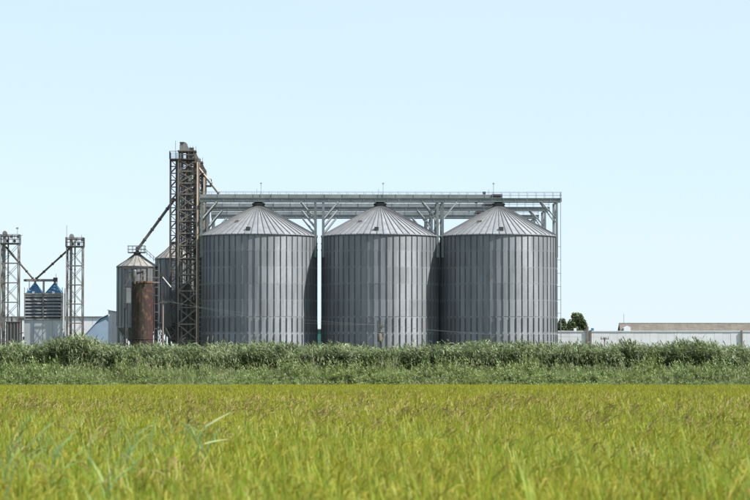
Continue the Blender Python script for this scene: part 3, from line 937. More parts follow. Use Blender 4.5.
box('conveyor_head', dr, (DX(54), 0, DZ(279.3)), (.7, .8, .7), 'dark_steel')
box('conveyor_tail', dr, (DX(23.8), 0, DZ(280)), (.5, .8, .36), 'dark_steel')
for px_ in (28.2, 43.2, 56):
    bar('conveyor_post', dr, (DX(px_), -.6, DZ(294)), (DX(px_), -.6, DZ(280)), .13, 'grey_steel')
for px_ in (24.5, 62.3):
    for yy in (-dep, dep):
        bar('rail_post', dr, (DX(px_), yy, DZ(319)), (DX(px_), yy, DZ(287.5)), .11, 'grey_steel')
bar('mast', dr, (DX(54.5), 0, DZ(278.5)), (DX(54.5), 0, DZ(273.5)), .07, 'grey_steel')
for px_ in (21.8, 57):
    box('valve', dr, (DX(px_ + (2.2 if px_ < 30 else 0)), -dep - .25, DZ(338.3)), (.32, .35, .5), 'dark_steel')

def leg_tower(pxa, pxb, pyt, pxduct, label, mast_px, mast_py, spout, solid):
    x0 = X(pxa, dd)
    t = thing('bucket_elevator', label, 'tower', (x0, dd - 1.0, GZ), 0.0, 'slim bucket elevators either side of the dryer')
    w = X(pxb, dd) - x0
    zp = DZ(pyt + 11)
    n = 7
    zs = [zp * i / n for i in range(n + 1)]
    lattice(t, 0, w, -1.2, 1.2, zs, 'rusty_steel', 0.17, 0.12, 0.07, 'fb')
    lattice(t, 0, w, -1.2, 1.2, zs[::2] + ([zs[-1]] if n % 2 else []), 'rusty_steel', 0.06, 0.12, 0.08, 'lr')
    xd = X(pxduct, dd) - x0
    for k, xx in enumerate((xd, xd + .62)):
        tr = box('elevator_trunk', t, (xx, -.3 + .5 * k, DZ(pyt + 2) / 2), (.42 if k == 0 else .2, .5, DZ(pyt + 2)), 'grey_steel' if k == 0 else 'rusty_steel')
        for i in range(1, 9):
            box('trunk_flange', tr, (xx, -.3 + .5 * k, DZ(pyt + 2) * i / 9), (.54 if k == 0 else .3, .62, .1), 'rusty_steel')
    put('elevator_head', head_mesh(.8, 1.0, .7, 'grey_steel'), t, Matrix.Translation((xd + .1, -.3, DZ(pyt + 4))))
    platform(t, -.15, w + .15, -1.4, 1.4, zp, 'dark_steel', True, 'flrb', 1.55, 1.0)
    for k in range(4):
        box('drive_motor', t, (w * (.35 + .2 * k), -.2 + .3 * (k % 2), zp + .45 + .75 * (k % 2)), (.42, .5, .45), 'rusty_steel' if k % 2 else 'dark_steel')
    bar('cross_beam', t, (0, -1.25, DZ(pyt + 4)), (w, -1.25, DZ(pyt + 4)), .2, 'rusty_steel')
    mx = X(mast_px, dd) - x0
    bar('mast', t, (mx, -.9, zp), (mx, -.9, DZ(mast_py)), .07, 'grey_steel')
    s0 = Vector((X(spout[0], dd) - x0, 0.2, DZ(spout[1])))
    s1 = Vector((X(spout[2], dd) - x0, 3.0, DZ(spout[3])))
    sp = pipe('spout_pipe', t, s0, s1, .34, 'rusty_steel')
    for k in (.25, .5, .75, .97):
        c = s0.lerp(s1, k)
        dv = (s1 - s0).normalized() * .09
        pipe('pipe_flange', sp, c - dv, c + dv, .5, 'dark_steel')
    return t, x0
t1, x01 = leg_tower(2.2, 19.3, 233, 4.9, 'slim lattice bucket elevator with arm mast, dark box at its foot', 18.4, 228.5, (6, 247, 32, 279), True)
bar('mast_arm', t1, (X(19, dd) - x01, -.9, DZ(237.5)), (X(23.5, dd) - x01, -.9, DZ(235.5)), .07, 'grey_steel')
box('mast_lamp', t1, (X(18.2, dd) - x01, -.95, DZ(228.7)), (.4, .3, .25), 'grey_steel')
t2, x02 = leg_tower(67.6, 83.2, 236, 71.6, 'slim lattice bucket elevator between the dryer and the blue shed', 67.5, 225.5, (70, 248.5, 34, 279), False)
bar('mast', t2, (X(82.6, dd) - x02, -1.2, DZ(247)), (X(82.6, dd) - x02, -1.2, DZ(235.5)), .07, 'grey_steel')

bb = thing('burner_housing', 'dark boxy burner housing with stub chimney at the foot of the slim elevator', 'machine', (X(13.5, 497), 496.5, GZ))
bw = X(19.8, 497) - X(6.8, 497)
box('housing', bb, (0, 0, (Z(322.5, 497) - GZ) / 2), (bw, 1.6, Z(322.5, 497) - GZ), 'dark_steel')
box('lid', bb, (0, 0, Z(322.5, 497) - GZ + .08), (bw + .2, 1.8, .16), 'rusty_steel')
pipe('chimney', bb, (-.2, 0, Z(322.5, 497) - GZ), (-.2, 0, Z(316.5, 497) - GZ), .35, 'dark_steel')
for k in range(4):
    box('rib', bb, (-bw / 2 + bw * (k + .5) / 4, -.83, (Z(323.5, 497) - GZ) / 2), (.1, .08, Z(323.5, 497) - GZ), 'grey_steel')
for k in range(5):
    bar('pipe_bracket', bb, (bw / 2, -.3, 3.2 + k * 1.2), (bw / 2 + .75, -.3, 3.4 + k * 1.2), .14, 'rusty_steel' if k % 2 else 'dark_steel')
bar('feed_pipe', bb, (bw / 2 + .3, -.2, 0), (bw / 2 + .3, -.2, Z(319, 497) - GZ), .25, 'dark_steel')
bar('walkway', bb, (bw / 2 - .2, .2, Z(319, 497) - GZ), (X(24.5, 497) - X(13.5, 497), .2, Z(319, 497) - GZ), .3, 'dark_steel')

# sheds between dryer and silo
ws = thing('long_white_shed', 'long low white shed with flat top line behind the dryer', 'shed', (X(60, 560), 560, GZ))
wz = Z(317.3, 560) - GZ
xa, xb = X(-60, 560) - X(60, 560), X(118, 560) - X(60, 560)
n = 14
for i in range(n):
    box('wall_panel', ws, (xa + (xb - xa) * (i + .5) / n, 0, wz / 2), ((xb - xa) / n - .05, .2, wz), 'white_paint')
box('roof_edge', ws, ((xa + xb) / 2, 5.8, wz + .08), (xb - xa + .4, 12.2, .16), 'grey_steel')
box('rear_wall', ws, ((xa + xb) / 2, 11.6, wz / 2), (xb - xa - .2, .2, wz - .1), 'white_paint')
for e in (xa, xb):
    box('end_wall', ws, (e, 5.8, wz / 2), (.2, 11.3, wz - .1), 'white_paint')

bs = thing('blue_shed', 'pale blue gabled metal shed half hidden by the white block', 'shed', (X(110, 535), 535, GZ))
def BX(px): return X(px, 535) - X(110, 535)
def BZ(py): return Z(py, 535) - GZ
prism('gable_wall', bs, [(BX(84), 0), (BX(132), 0), (BX(132), BZ(337)), (BX(111), BZ(314.5)), (BX(100), BZ(319.5)), (BX(84), BZ(337))], 0, 14, 'blue_roof')
for a, b in (((84 - .8, 337.5), (100, 319)), ((100, 319), (111, 314)), ((111, 314), (132.8, 337.5))):
    p, q = Vector((BX(a[0]), 7, BZ(a[1]) + .06)), Vector((BX(b[0]), 7, BZ(b[1]) + .06))
    bar('roof_slope', bs, p, q, 14.6, 'blue_roof', .12) if False else None
    dv = (q - p)
    ang = math.atan2(dv.z, dv.x)
    mw = Matrix.Translation((p + q) / 2 + Vector((0, 0, .05))) @ Matrix.Rotation(-ang, 4, 'Y') @ Matrix.Diagonal((dv.length, 14.6, .1, 1))
    put('roof_slope', unit('cube', 'blue_roof'), bs, mw)

wb = thing('white_block', 'narrow white block with slanted top between blue shed and weathered silo', 'building', (X(108.2, 515), 515, GZ))
def VX(px): return X(px, 515) - X(108.2, 515)
def VZ(py): return Z(py, 515) - GZ
prism('wall', wb, [(0, 0), (VX(125), 0), (VX(125), VZ(314.0)), (0, VZ(310.6))], 0, 9, 'white_paint')
p, q = Vector((-.15, 4.5, VZ(310.4))), Vector((VX(125), 4.5, VZ(313.8)))
ang = math.atan2((q - p).z, (q - p).x)
put('roof', unit('cube', 'grey_steel'), wb, Matrix.Translation((p + q) / 2 + Vector((0, 0, .05))) @ Matrix.Rotation(-ang, 4, 'Y') @ Matrix.Diagonal(((q - p).length, 9.3, .12, 1)))
for k in range(1, 4):
    box('seam', wb, (VX(108.2 + 16.8 * k / 4), -.03, VZ(314) / 2), (.06, .06, VZ(314)), 'white_paint')

# green hut in the gap between the silos
gh = thing('green_hut', 'small dark green hut seen through the gap between two silos', 'hut', (X(319.5, 640), 640, GZ))
gw = 2.4
box('wall', gh, (0, 0, (Z(330, 640) - GZ) / 2), (2 * gw, 4, Z(330, 640) - GZ), 'green_paint')
box('roof', gh, (0, 0, Z(330, 640) - GZ + .1), (2 * gw + .5, 4.5, .2), 'grey_steel')
box('door', gh, (-.2, -2.03, 1.1), (1.0, .08, 2.2), 'dark_steel')

# ------------------------------------------------------------------ warehouses at the right
dw = 560.0
wh = thing('white_warehouse', 'long white panel warehouse wall with dark posts at the silo end', 'warehouse', (X(660, dw), dw, GZ))
def HX(px): return X(px, dw) - X(660, dw)
hz = Z(331.8, dw) - GZ
pa, pb = 545.0, 900.0
npan = 44
for i in range(npan):
    a, b = HX(pa + (pb - pa) * i / npan), HX(pa + (pb - pa) * (i + 1) / npan)
    box('wall_panel', wh, ((a + b) / 2, random.uniform(-.012, .012), hz / 2), (b - a - .02, .2, hz), 'white_wall')
box('coping', wh, ((HX(pa) + HX(pb)) / 2, 0, hz + .1), (HX(pb) - HX(pa) + .3, .42, .16), 'white_wall')
for px_ in (587.3, 590.3, 741.5):
    bar('post', wh, (HX(px_), -.25, 0), (HX(px_), -.25, hz + (1.0 if px_ < 589 else .3)), .42 if px_ < 700 else .3, 'rusty_steel', .3)
box('roof_slab', wh, ((HX(pa) + HX(pb)) / 2, 9.2, hz - .1), (HX(pb) - HX(pa) - .3, 17.8, .2), 'galvanised')
box('rear_wall', wh, ((HX(pa) + HX(pb)) / 2, 18.2, hz / 2), (HX(pb) - HX(pa) - .3, .2, hz - .3), 'white_wall')
for e in (HX(pa), HX(pb)):
    box('end_wall', wh, (e, 9.2, hz / 2), (.2, 17.7, hz - .3), 'white_wall')
for px_ in (575.5, 592.8):
    box('roof_vent', wh, (HX(px_), 1.2, hz + .35), (.5, .5, .7), 'white_paint' if px_ < 590 else 'blue_paint')

db = 640.0
br = thing('brown_roofed_barn', 'long barn with brown tiled roof and small white gable behind the white warehouse', 'barn', (X(622, db), db, GZ))
def RX(px): return X(px, db) - X(622, db)
def RZ(py): return Z(py, db) - GZ
x0, x1 = RX(621.5), RX(920)
run = 7.0
zr, ze = RZ(323.2), RZ(323.2) - 3.2
nseg = 48
slope = math.hypot(run, zr - ze)
ang = math.atan2(zr - ze, run)
for side in (-1, 1):
    for i in range(nseg):
        a, b = x0 + (x1 - x0) * i / nseg, x0 + (x1 - x0) * (i + 1) / nseg
        mw = Matrix.Translation(((a + b) / 2, run + side * run / 2, (zr + ze) / 2 + random.uniform(0, .02))) @ Matrix.Rotation(-side * ang, 4, 'X') @ Matrix.Diagonal((b - a - .02, slope, .12, 1))
        put('roof_strip', unit('cube', 'brown_roof'), br, mw)
box('ridge_cap', br, ((x0 + x1) / 2, run, zr + .08), (x1 - x0, .5, .2), 'grey_steel')
box('wall', br, ((x0 + x1) / 2, run, ze / 2), (x1 - x0 - .6, 2 * run - .8, ze - .1), 'concrete')
for e in (x0 + .3, x1 - .3):
    v = [(e - .1, .5, ze - .2), (e - .1, 2 * run - .5, ze - .2), (e - .1, run, zr - .1), (e + .1, .5, ze - .2), (e + .1, 2 * run - .5, ze - .2), (e + .1, run, zr - .1)]
    put('gable', mesh_of('gable', v, [(0, 1, 2), (5, 4, 3), (0, 3, 4, 1), (1, 4, 5, 2), (2, 5, 3, 0)], 'dark_steel'), br)
dm = put('dormer', mesh_of('dormer', [(RX(624.5), 1.2, ze - .3), (RX(631), 1.2, ze - .3), (RX(631), 1.2, RZ(327.5)), (RX(628.2), 1.2, RZ(325.9)), (RX(624.5), 1.2, RZ(327.7)), (RX(624.5), 5, ze), (RX(631), 5, ze), (RX(631), 5, RZ(327.5)), (RX(628.2), 5, RZ(325.9)), (RX(624.5), 5, RZ(327.7))],
        [(0, 1, 2, 3, 4), (9, 8, 7, 6, 5), (1, 6, 7, 2), (2, 7, 8, 3), (3, 8, 9, 4), (4, 9, 5, 0)], 'white_paint'), br)
bar('mast', br, (RX(626.5), run, zr), (RX(626.5), run, RZ(313.5)), .08, 'galvanised')

# ------------------------------------------------------------------ utility poles and wires
poles = []
def upole(px, py_top, d, label, trans=False):
    x, zt2 = X(px, d), Z(py_top, d) - GZ
    t = thing('utility_pole', label, 'pole', (x, d, GZ), 0.0, 'utility poles before the silos')
    v, f = lathe([(.17, 0), (.11, zt2), (0, zt2)], 10)
    put('pole', mesh_of('pole', v, f, 'timber', True), t)
    ca_ = box('crossarm', t, (0, -.12, zt2 - .25), (1.35, .12, .14), 'timber')
    for s in (-.58, -.2, .2, .58):
        bar('insulator', ca_, (s, -.12, zt2 - .18), (s, -.12, zt2 + .08), .09, 'dark_steel')
    if trans:
        v, f = lathe([(0, -.75), (.34, -.72), (.36, -.6), (.36, .5), (.3, .58), (0, .6)], 16)
        put('transformer', mesh_of('transformer', v, f, 'rusty_steel', True), t, Matrix.Translation((-.25, -.42, zt2 - 1.9)))
        box('bracket', t, (0, -.1, zt2 - 1.2), (.9, .3, .12), 'dark_steel')
        box('switch_box', t, (.3, -.3, zt2 - 1.7), (.4, .35, .8), 'timber')
        pipe('conduit', t, (.22, -.16, .2), (.22, -.16, zt2 - 2), .1, 'dark_steel')
    poles.append((x, d, zt2 + GZ))
upole(163, 301, 474, 'timber utility pole standing before the base of the lattice elevator tower')
upole(381, 325.5, 474, 'short timber utility pole with transformer before the middle silo', True)
upole(604.5, 337.5, 470, 'small timber utility pole before the white warehouse wall')
for i in range(2):
    p, q = poles[i], poles[i + 1]
    for s in (-.58, .58):
        pts = []
        for k in range(25):
            u = k / 24
            pts.append(Vector((p[0] + (q[0] - p[0]) * u + s, p[1] + (q[1] - p[1]) * u - .12, p[2] + (q[2] - p[2]) * u + .08 - 4 * .55 * u * (1 - u) - (.9 if s > 0 and i == 0 else 0) * (1 - abs(2 * u - 1)))))
        v, f = [], []
        for c in pts:
            for a in range(5):
                v.append((c.x, c.y + .010 * math.cos(a * 2 * PI / 5), c.z + .010 * math.sin(a * 2 * PI / 5)))
        for k in range(24):
            for a in range(5):
                f.append((k * 5 + a, k * 5 + (a + 1) % 5, k * 5 + 5 + (a + 1) % 5, k * 5 + 5 + a))
        o = put('overhead_wire', mesh_of('overhead_wire', v, f, 'grey_steel'))
        tag(o, ('%s grey wire strung from the transformer pole to the pole by the %s' % ('upper' if s < 0 else 'lower', 'elevator tower' if i == 0 else 'white warehouse')) if i == 0 else ('%s grey wire strung from the transformer pole to the pole by the white warehouse' % ('rear' if s < 0 else 'front')), 'wire', 'overhead wires')

# ------------------------------------------------------------------ plants
class Blades:
    """collects tapering, bending strips"""
    def __init__(s): s.v = []; s.f = []; s.m = []
    def blade(s, base, az, tilt, length, width, bend, segs=3, mat=0, twist=0.0, tip=0.05, wmid=1.0):
        # base point, azimuth of lean, tilt from vertical, arc bend added along length
        p = np.array(base, float)
        b0 = len(s.v)
        ca, sa = math.cos(az), math.sin(az)
        side = (-sa * math.cos(twist), ca * math.cos(twist), math.sin(twist))
        for k in range(segs + 1):
            u = k / segs
            w = width * (wmid if 0 < u < 1 else 1.0) * (1 - u) ** 0.6 if k < segs else width * tip
            w = max(w, width * tip) * .5
            s.v.append((p[0] - side[0] * w, p[1] - side[1] * w, p[2] - side[2] * w))
            s.v.append((p[0] + side[0] * w, p[1] + side[1] * w, p[2] + side[2] * w))
            th = tilt + bend * (k + .5) / segs
            st = length / segs
            p = p + np.array((math.sin(th) * ca, math.sin(th) * sa, math.cos(th))) * st
        for k in range(segs):
            s.f.append((b0 + 2 * k, b0 + 2 * k + 1, b0 + 2 * k + 3, b0 + 2 * k + 2))
            s.m.append(mat)
        return p
    def ear(s, base, az, tilt, length, width, bend, segs=4, mat=1):
        """drooping seed head: two crossed strips, fat in the middle"""
        ca, sa = math.cos(az), math.sin(az)
        for tw in (0.0, PI / 2):
            p = np.array(base, float)
            b0 = len(s.v)
            for k in range(segs + 1):
                u = k / segs
                th = tilt + bend * u
                w = width * .5 * (0.25 + math.sin(PI * min(1, u * .9 + .08)) * .9)
                if tw == 0.0:
                    sd = np.array((-sa, ca, 0))
                else:
                    sd = np.array((math.cos(th) * ca, math.cos(th) * sa, -math.sin(th)))
                s.v.append(tuple(p - sd * w)); s.v.append(tuple(p + sd * w))
                p = p + np.array((math.sin(th) * ca, math.sin(th) * sa, math.cos(th))) * (length / segs)
            for k in range(segs):
                s.f.append((b0 + 2 * k, b0 + 2 * k + 1, b0 + 2 * k + 3, b0 + 2 * k + 2)); s.m.append(mat)
    def mesh(s, name, mats):
        return mesh_of(name, s.v, s.f, mats, midx=s.m)

U = random.uniform
WIND = PI * .93          # leaves lean towards the left

def rice_patch(seed, size, nleaf, near):
    random.seed(seed)
    B = Blades()
    ng = int(size / .2)
    nh = ng * ng
    per = nleaf / nh
    for h in range(nh):
        hx, hy = ((h % ng + .5) / ng - .5) * size + U(-.06, .06), ((h // ng + .5) / ng - .5) * size + U(-.06, .06)
        hh = random.gauss(0, .05)
        for k in range(int(per + random.random())):
            az = U(0, 2 * PI)
            r = U(0, .055)
            z0 = U(.26, .60)
            B.blade((hx + r * math.cos(az), hy + r * math.sin(az), z0 + hh), az, U(.0, .2), U(.34, .54), U(.011, .018) * (1 if near else 1.9), U(.05, .6) if random.random() < .82 else U(.9, 1.9), 3 if near else 2)
        for k in range(int(per * .2 + random.random())):
            az = U(0, 2 * PI)
            r = U(0, .09)
            B.ear((hx + r * math.cos(az), hy + r * math.sin(az), U(.66, .84) + hh), az, U(.1, .5), U(.14, .2), U(.010, .015) * (1 if near else 1.6), U(.6, 1.8), 3, 1)
    return B.mesh('rice_patch', ['rice_leaf_green' if near else 'rice_leaf', 'rice_ear'])

def weed_patch(seed):
    """barnyard grass standing above the rice: thin stalks with brown nodding heads"""
    random.seed(seed)
    B = Blades()
    for k in range(20):
        az = U(0, 2 * PI); r = U(0, .5)
        bx, by = r * math.cos(az), r * math.sin(az)
        la = random.gauss(0.25, 1.1)
        h = U(.40, .64)
        e = B.blade((bx, by, .35), la, U(.05, .3), h, .009, U(0, .4), 3, 0, tip=.6)
        for q in range(random.randint(1, 3)):
            B.ear(tuple(e - np.array((0, 0, q * .05))), la + U(-.7, .7), U(.3, .8), U(.08, .16), U(.007, .013), U(.5, 1.6), 3, 1)
        for q in range(3):
            B.blade((bx, by, U(.4, .7)), U(0, 2 * PI), U(.2, .6), U(.25, .45), U(.010, .016), U(.3, 1.2), 3, 0)
    return B.mesh('weed_patch', ['weed_leaf', 'weed_ear'])

def reed_clump(seed, plume=True):
    random.seed(seed)
    B = Blades()
    for k in range(7):
        az = U(0, 2 * PI); r = U(0, .5)
        bx, by = r * math.cos(az), r * math.sin(az)
        la = random.gauss(WIND, .8)
        h = U(2.5, 3.7)
        tl, bd = U(.0, .1), U(.02, .25)
        B.blade((bx, by, 0), la, tl, h, .02, bd, 5, 1, tip=.5)
        nl = random.randint(17, 22)
        side = U(0, 2 * PI)
        for q in range(nl):
            u = .12 + .88 * (q + random.random()) / nl
            th = tl + bd * u * .5
            p = (bx + math.sin(th) * math.cos(la) * h * u, by + math.sin(th) * math.sin(la) * h * u, math.cos(th) * h * u)
            az = random.gauss(WIND, .9) if random.random() < .6 else U(0, 2 * PI)
            B.blade(p, az, U(.35, 1.25), U(.38, .68) * (1.1 - .3 * u), U(.06, .095), U(.2, 1.4), 3, 0, twist=U(-.8, .8), wmid=1.15)
        if plume and random.random() < .14:
            th = tl + bd * .6
            p = (bx + math.sin(th) * math.cos(la) * h, by + math.sin(th) * math.sin(la) * h, math.cos(th) * h - .05)
            B.ear(p, la, U(.1, .4), U(.25, .38), U(.06, .1), U(.4, 1.0), 4, 2)
    return B.mesh('reed_clump', ['reed_leaf', 'reed_stem', 'reed_plume'])

def grass_clump(seed, kind):
    random.seed(seed)
    B = Blades()
    if kind == 0:       # tussock
        for k in range(75):
            az = random.gauss(WIND, 1.3); r = U(0, .35); a2 = U(0, 2 * PI)
            B.blade((r * math.cos(a2), r * math.sin(a2), U(0, .25)), az, U(.02, .45), U(.4, .95), U(.016, .03), U(.2, 1.3), 3, 0)
        for k in range(2):
            a2 = U(0, 2 * PI); r = U(0, .3)
            e = B.blade((r * math.cos(a2), r * math.sin(a2), 0), random.gauss(WIND, .9), U(.02, .2), U(.8, 1.15), .012, U(.0, .3), 3, 0, tip=.5)
            B.ear(tuple(e), random.gauss(WIND, .9), U(.2, .6), U(.16, .28), U(.03, .05), U(.4, 1.1), 3, 1)
    else:               # leafy weed
        for k in range(9):
            a2 = U(0, 2 * PI); r = U(0, .4)
            bx, by = r * math.cos(a2), r * math.sin(a2)
            h = U(.7, 1.35)
            la = random.gauss(WIND, 1.0)
            B.blade((bx, by, 0), la, U(0, .15), h, .015, U(0, .2), 3, 0, tip=.5)
            for q in range(15):
                u = U(.1, 1.0)
                B.blade((bx + U(-.04, .04), by + U(-.04, .04), h * u * .97), U(0, 2 * PI), U(.5, 1.3), U(.12, .26), U(.035, .075), U(.2, 1.0), 2, 0, twist=U(-.4, .4), wmid=1.3)
    return B.mesh('grass_clump', ['bank_leaf', 'bank_seed'])

def instancer(name, points, rots, scales, idx, meshes):
    """one object whose geometry nodes place the clumps on its own points"""
    src = bpy.data.collections.new(name + '_source')
    for i, me in enumerate(meshes):
        src.objects.link(bpy.data.objects.new('%s_%02d' % (name, i), me))
    me = bpy.data.meshes.new(name)
    n = len(points)
    me.vertices.add(n)
    me.vertices.foreach_set('co', np.asarray(points, np.float32).ravel())
    a = me.attributes.new('rot', 'FLOAT_VECTOR', 'POINT'); a.data.foreach_set('vector', np.asarray(rots, np.float32).ravel())
    a = me.attributes.new('scl', 'FLOAT_VECTOR', 'POINT'); a.data.foreach_set('vector', np.asarray(scales, np.float32).ravel())
    a = me.attributes.new('pick', 'INT', 'POINT'); a.data.foreach_set('value', np.asarray(idx, np.int32))
    o = put(name, me)
    ng = bpy.data.node_groups.new(name, 'GeometryNodeTree')
    ng.interface.new_socket('Geometry', in_out='INPUT', socket_type='NodeSocketGeometry')
    ng.interface.new_socket('Geometry', in_out='OUTPUT', socket_type='NodeSocketGeometry')
    gi, go = ng.nodes.new('NodeGroupInput'), ng.nodes.new('NodeGroupOutput')
    ci = ng.nodes.new('GeometryNodeCollectionInfo')
    ci.inputs['Collection'].default_value = src
    ci.inputs['Separate Children'].default_value = True
    ci.inputs['Reset Children'].default_value = True
    ip = ng.nodes.new('GeometryNodeInstanceOnPoints')
    ip.inputs['Pick Instance'].default_value = True
    def attr(nm, ty):
        q = ng.nodes.new('GeometryNodeInputNamedAttribute')
        q.data_type = ty
        q.inputs['Name'].default_value = nm
        return q.outputs[0]
    ng.links.new(gi.outputs[0], ip.inputs['Points'])
    ng.links.new(ci.outputs[0], ip.inputs['Instance'])
    ng.links.new(attr('pick', 'INT'), ip.inputs['Instance Index'])
    e2r = ng.nodes.new('FunctionNodeEulerToRotation')
    ng.links.new(attr('rot', 'FLOAT_VECTOR'), e2r.inputs[0])
    ng.links.new(e2r.outputs[0], ip.inputs['Rotation'])
    ng.links.new(attr('scl', 'FLOAT_VECTOR'), ip.inputs['Scale'])
    ng.links.new(ip.outputs[0], go.inputs[0])
    md = o.modifiers.new('plants', 'NODES')
    md.node_group = ng
    return o

# smooth value noise for patchiness
_tab = rng.random((256, 256))
def vnoise(x, y, s):
    x, y = np.asarray(x) / s + 100.3, np.asarray(y) / s + 57.7
    xi, yi = np.floor(x).astype(int), np.floor(y).astype(int)
    fx, fy = x - xi, y - yi
    fx, fy = fx * fx * (3 - 2 * fx), fy * fy * (3 - 2 * fy)
    t = lambda i, j: _tab[i % 256, j % 256]
    return (t(xi, yi) * (1 - fx) + t(xi + 1, yi) * fx) * (1 - fy) + (t(xi, yi + 1) * (1 - fx) + t(xi + 1, yi + 1) * fx) * fy

def field_points(d0, d1, step, margin=1.25, jit=.5):
    pts = []
    y = d0
    while y < d1:
        hw = 375.0 / F * y * margin + 2.0
        n = int(2 * hw / step)
        xs_ = -hw + (np.arange(n) + .5) * step + (rng.random(n) - .5) * step * jit
        ys_ = y + (rng.random(n) - .5) * step * jit
        pts.append(np.stack([xs_, ys_, np.zeros(n)], 1))
        y += step
    return np.concatenate(pts)

def grow(name, pts, meshes, smin, smax, tilt=.05, hscale=None, z0=0.0):
    n = len(pts)
    rot = np.stack([rng.normal(0, tilt, n), rng.normal(0, tilt, n), rng.random(n) * 2 * PI], 1)
    return rot, np.repeat((smin + (smax - smin) * rng.random(n))[:, None], 3, 1), rng.integers(0, len(meshes), n)

# rice
nearm = [rice_patch(100 + i, .8, 340, True) for i in range(8)]
farm = [rice_patch(200 + i, 1.6, 620, False) for i in range(8)]
pn = field_points(13, 92, .72, 1.35)
pn = pn[rng.random(len(pn)) < np.clip((92 - pn[:, 1]) / 50, 0, 1)]
pf = field_points(42, 249.3, 1.42, 1.2)
pf = pf[rng.random(len(pf)) < np.clip((pf[:, 1] - 36) / 26, 0, 1)]
rn, sn, in_ = grow('r', pn, nearm, .93, 1.07)
rf, sf, if_ = grow('r', pf, farm, .95, 1.06)
if_ = if_ + len(nearm)
P = np.concatenate([pn, pf]); RO = np.concatenate([rn, rf]); SC = np.concatenate([sn, sf]); IX = np.concatenate([in_, if_])
SC[:, 2] *= 0.95 + .10 * vnoise(P[:, 0], P[:, 1], 6.0)
rice = instancer('rice_crop', P, RO, SC, IX, nearm + farm)
tag(rice, 'ripening yellow-green rice filling the whole field up to the bank', 'rice', kind='stuff')

# brown-headed weeds among the rice, thickest in a belt part way in
wm = [weed_patch(300 + i) for i in range(6)]
pw = field_points(16, 150, .62, 1.25, 1.0)
dist = pw[:, 1]
belt = np.exp(-((dist - 62) / 26.0) ** 2)
dens = .10 + 1.25 * belt * (0.30 + .7 * (vnoise(pw[:, 0], pw[:, 1], 5) > .42)) * (0.75 - .25 * np.clip(pw[:, 0] / (dist * .13), -1, 1))
dens *= np.clip((dist - 20) / 22, .3, 1)
keep = rng.random(len(pw)) < np.clip(dens, 0, 1) * .22
pw = pw[keep]
rw, sw, iw = grow('w', pw, wm, .85, 1.12, .06)
rw[:, 2] = rng.normal(0, .8, len(pw))
weeds = instancer('weed_grass', pw, rw, sw, iw, wm)
tag(weeds, 'brown-headed weed grass scattered in a belt through the rice', 'weeds', kind='stuff')

# reed bed on the bank
rm = [reed_clump(400 + i) for i in range(10)]
n = 5200
rx = rng.uniform(-46, 46, n)
ry = 261.5 + 5.5 * rng.random(n)
hn = .76 + .24 * vnoise(rx, ry, 1.6) + .16 * vnoise(rx + 50, ry, 7)
for pxc, wpx, amt in ((88, 22, .20), (65, 18, .12), (250, 25, .06), (440, 26, .07), (700, 22, .18), (345, 30, .07), (520, 30, .05), (20, 30, .02), (640, 40, .02)):
    hn += amt * np.exp(-((rx - X(pxc, 264)) / (wpx / F * 264)) ** 2)
hn -= .08 * (ry < 262.6)
pr = np.stack([rx, ry, np.full(n, GZ - .05)], 1)
rr_, sr2, ir = grow('r', pr, rm, .9, 1.06, .05)
rr_[:, 2] = rng.normal(0, .5, n)
sr2[:, 2] *= hn
sr2[:, 0] *= 1.0
reeds = instancer('reed_bed', pr, rr_, sr2, ir, rm)
tag(reeds, 'dense grey-green reed bed along the bank before the silos', 'reeds', kind='stuff')

# grass and weeds on the bank slope
gm = [grass_clump(500 + i, 0) for i in range(6)] + [grass_clump(520 + i, 1) for i in range(6)]
n = 6800
gx = rng.uniform(-46, 46, n)
gy = 250.6 + 11.2 * rng.random(n) ** .9
gz = np.array([gheight(y) for y in gy])
leftness = np.clip((X(230, 255) - gx) / 6, 0, 1)
front = np.clip((255.5 - gy) / 3, 0, 1)
hs = (.62 + .62 * vnoise(gx, gy, 1.8)) * (.55 + 1.0 * np.clip((gy - 251) / 9, 0, 1)) * (1 - .35 * leftness * front)
keep = ~((leftness > .5) & (gy < 253.5) & (rng.random(n) < .05))
tall = rng.random(n)
hs = hs * np.where((gy > 256.5) & (tall < .22), 1.45, 1.0) * np.where((gy < 252.5) & (tall < .12), 1.9, 1.0)
pg = np.stack([gx, gy, gz - .04], 1)[keep]
rg, sg, ig = grow('g', pg, gm, .85, 1.15, .08)
sel = vnoise(pg[:, 0] + 31, pg[:, 1], 3.0) + rng.normal(0, .15, len(pg))
ig = np.where(sel > .5, rng.integers(6, 12, len(pg)), rng.integers(0, 6, len(pg)))
rg[:, 2] = rng.normal(0, .6, len(pg))
sg[:, 2] *= hs[keep]
bank = instancer('bank_grass', pg, rg, sg, ig, gm)
tag(bank, 'lighter green grass and weeds on the slope below the reeds', 'grass', kind='stuff')

# a few broad-leaved reeds standing up out of the rice
def field_reed(px, py, d, leaves, label, mats=('blue_green_leaf', 'pale_leaf')):
    t = thing('reed_plant', label, 'reed', (X(px, d), d, 0), 0.0, 'single reeds standing in the rice')
    zt2 = Z(py, d)
    B = Blades()
    B.blade((0, 0, .02), PI, .02, zt2, .022, .04, 6, 0, tip=.4)
    put('stem', B.mesh('stem', [mats[0]]), t)
    for (zr, az, tilt, L, wd, bend, m) in leaves:
        B = Blades()
        B.blade((0, 0, zt2 * zr), az, tilt, L, wd, bend, 6, 0, twist=.5, wmid=1.2)
        put('leaf', B.mesh('leaf', [mats[m]]), t)
LV = [(1.0, 0.25, 1.0, .36, .04, .15, 1), (.93, 2.9, .9, .36, .035, .5, 0), (.86, .1, 1.3, .28, .03, .2, 1), (.8, 3.4, .5, .45, .05, .5, 0), (.72, 0.5, .3, .42, .05, .4, 0), (.68, 2.6, .2, .5, .05, .5, 0)]
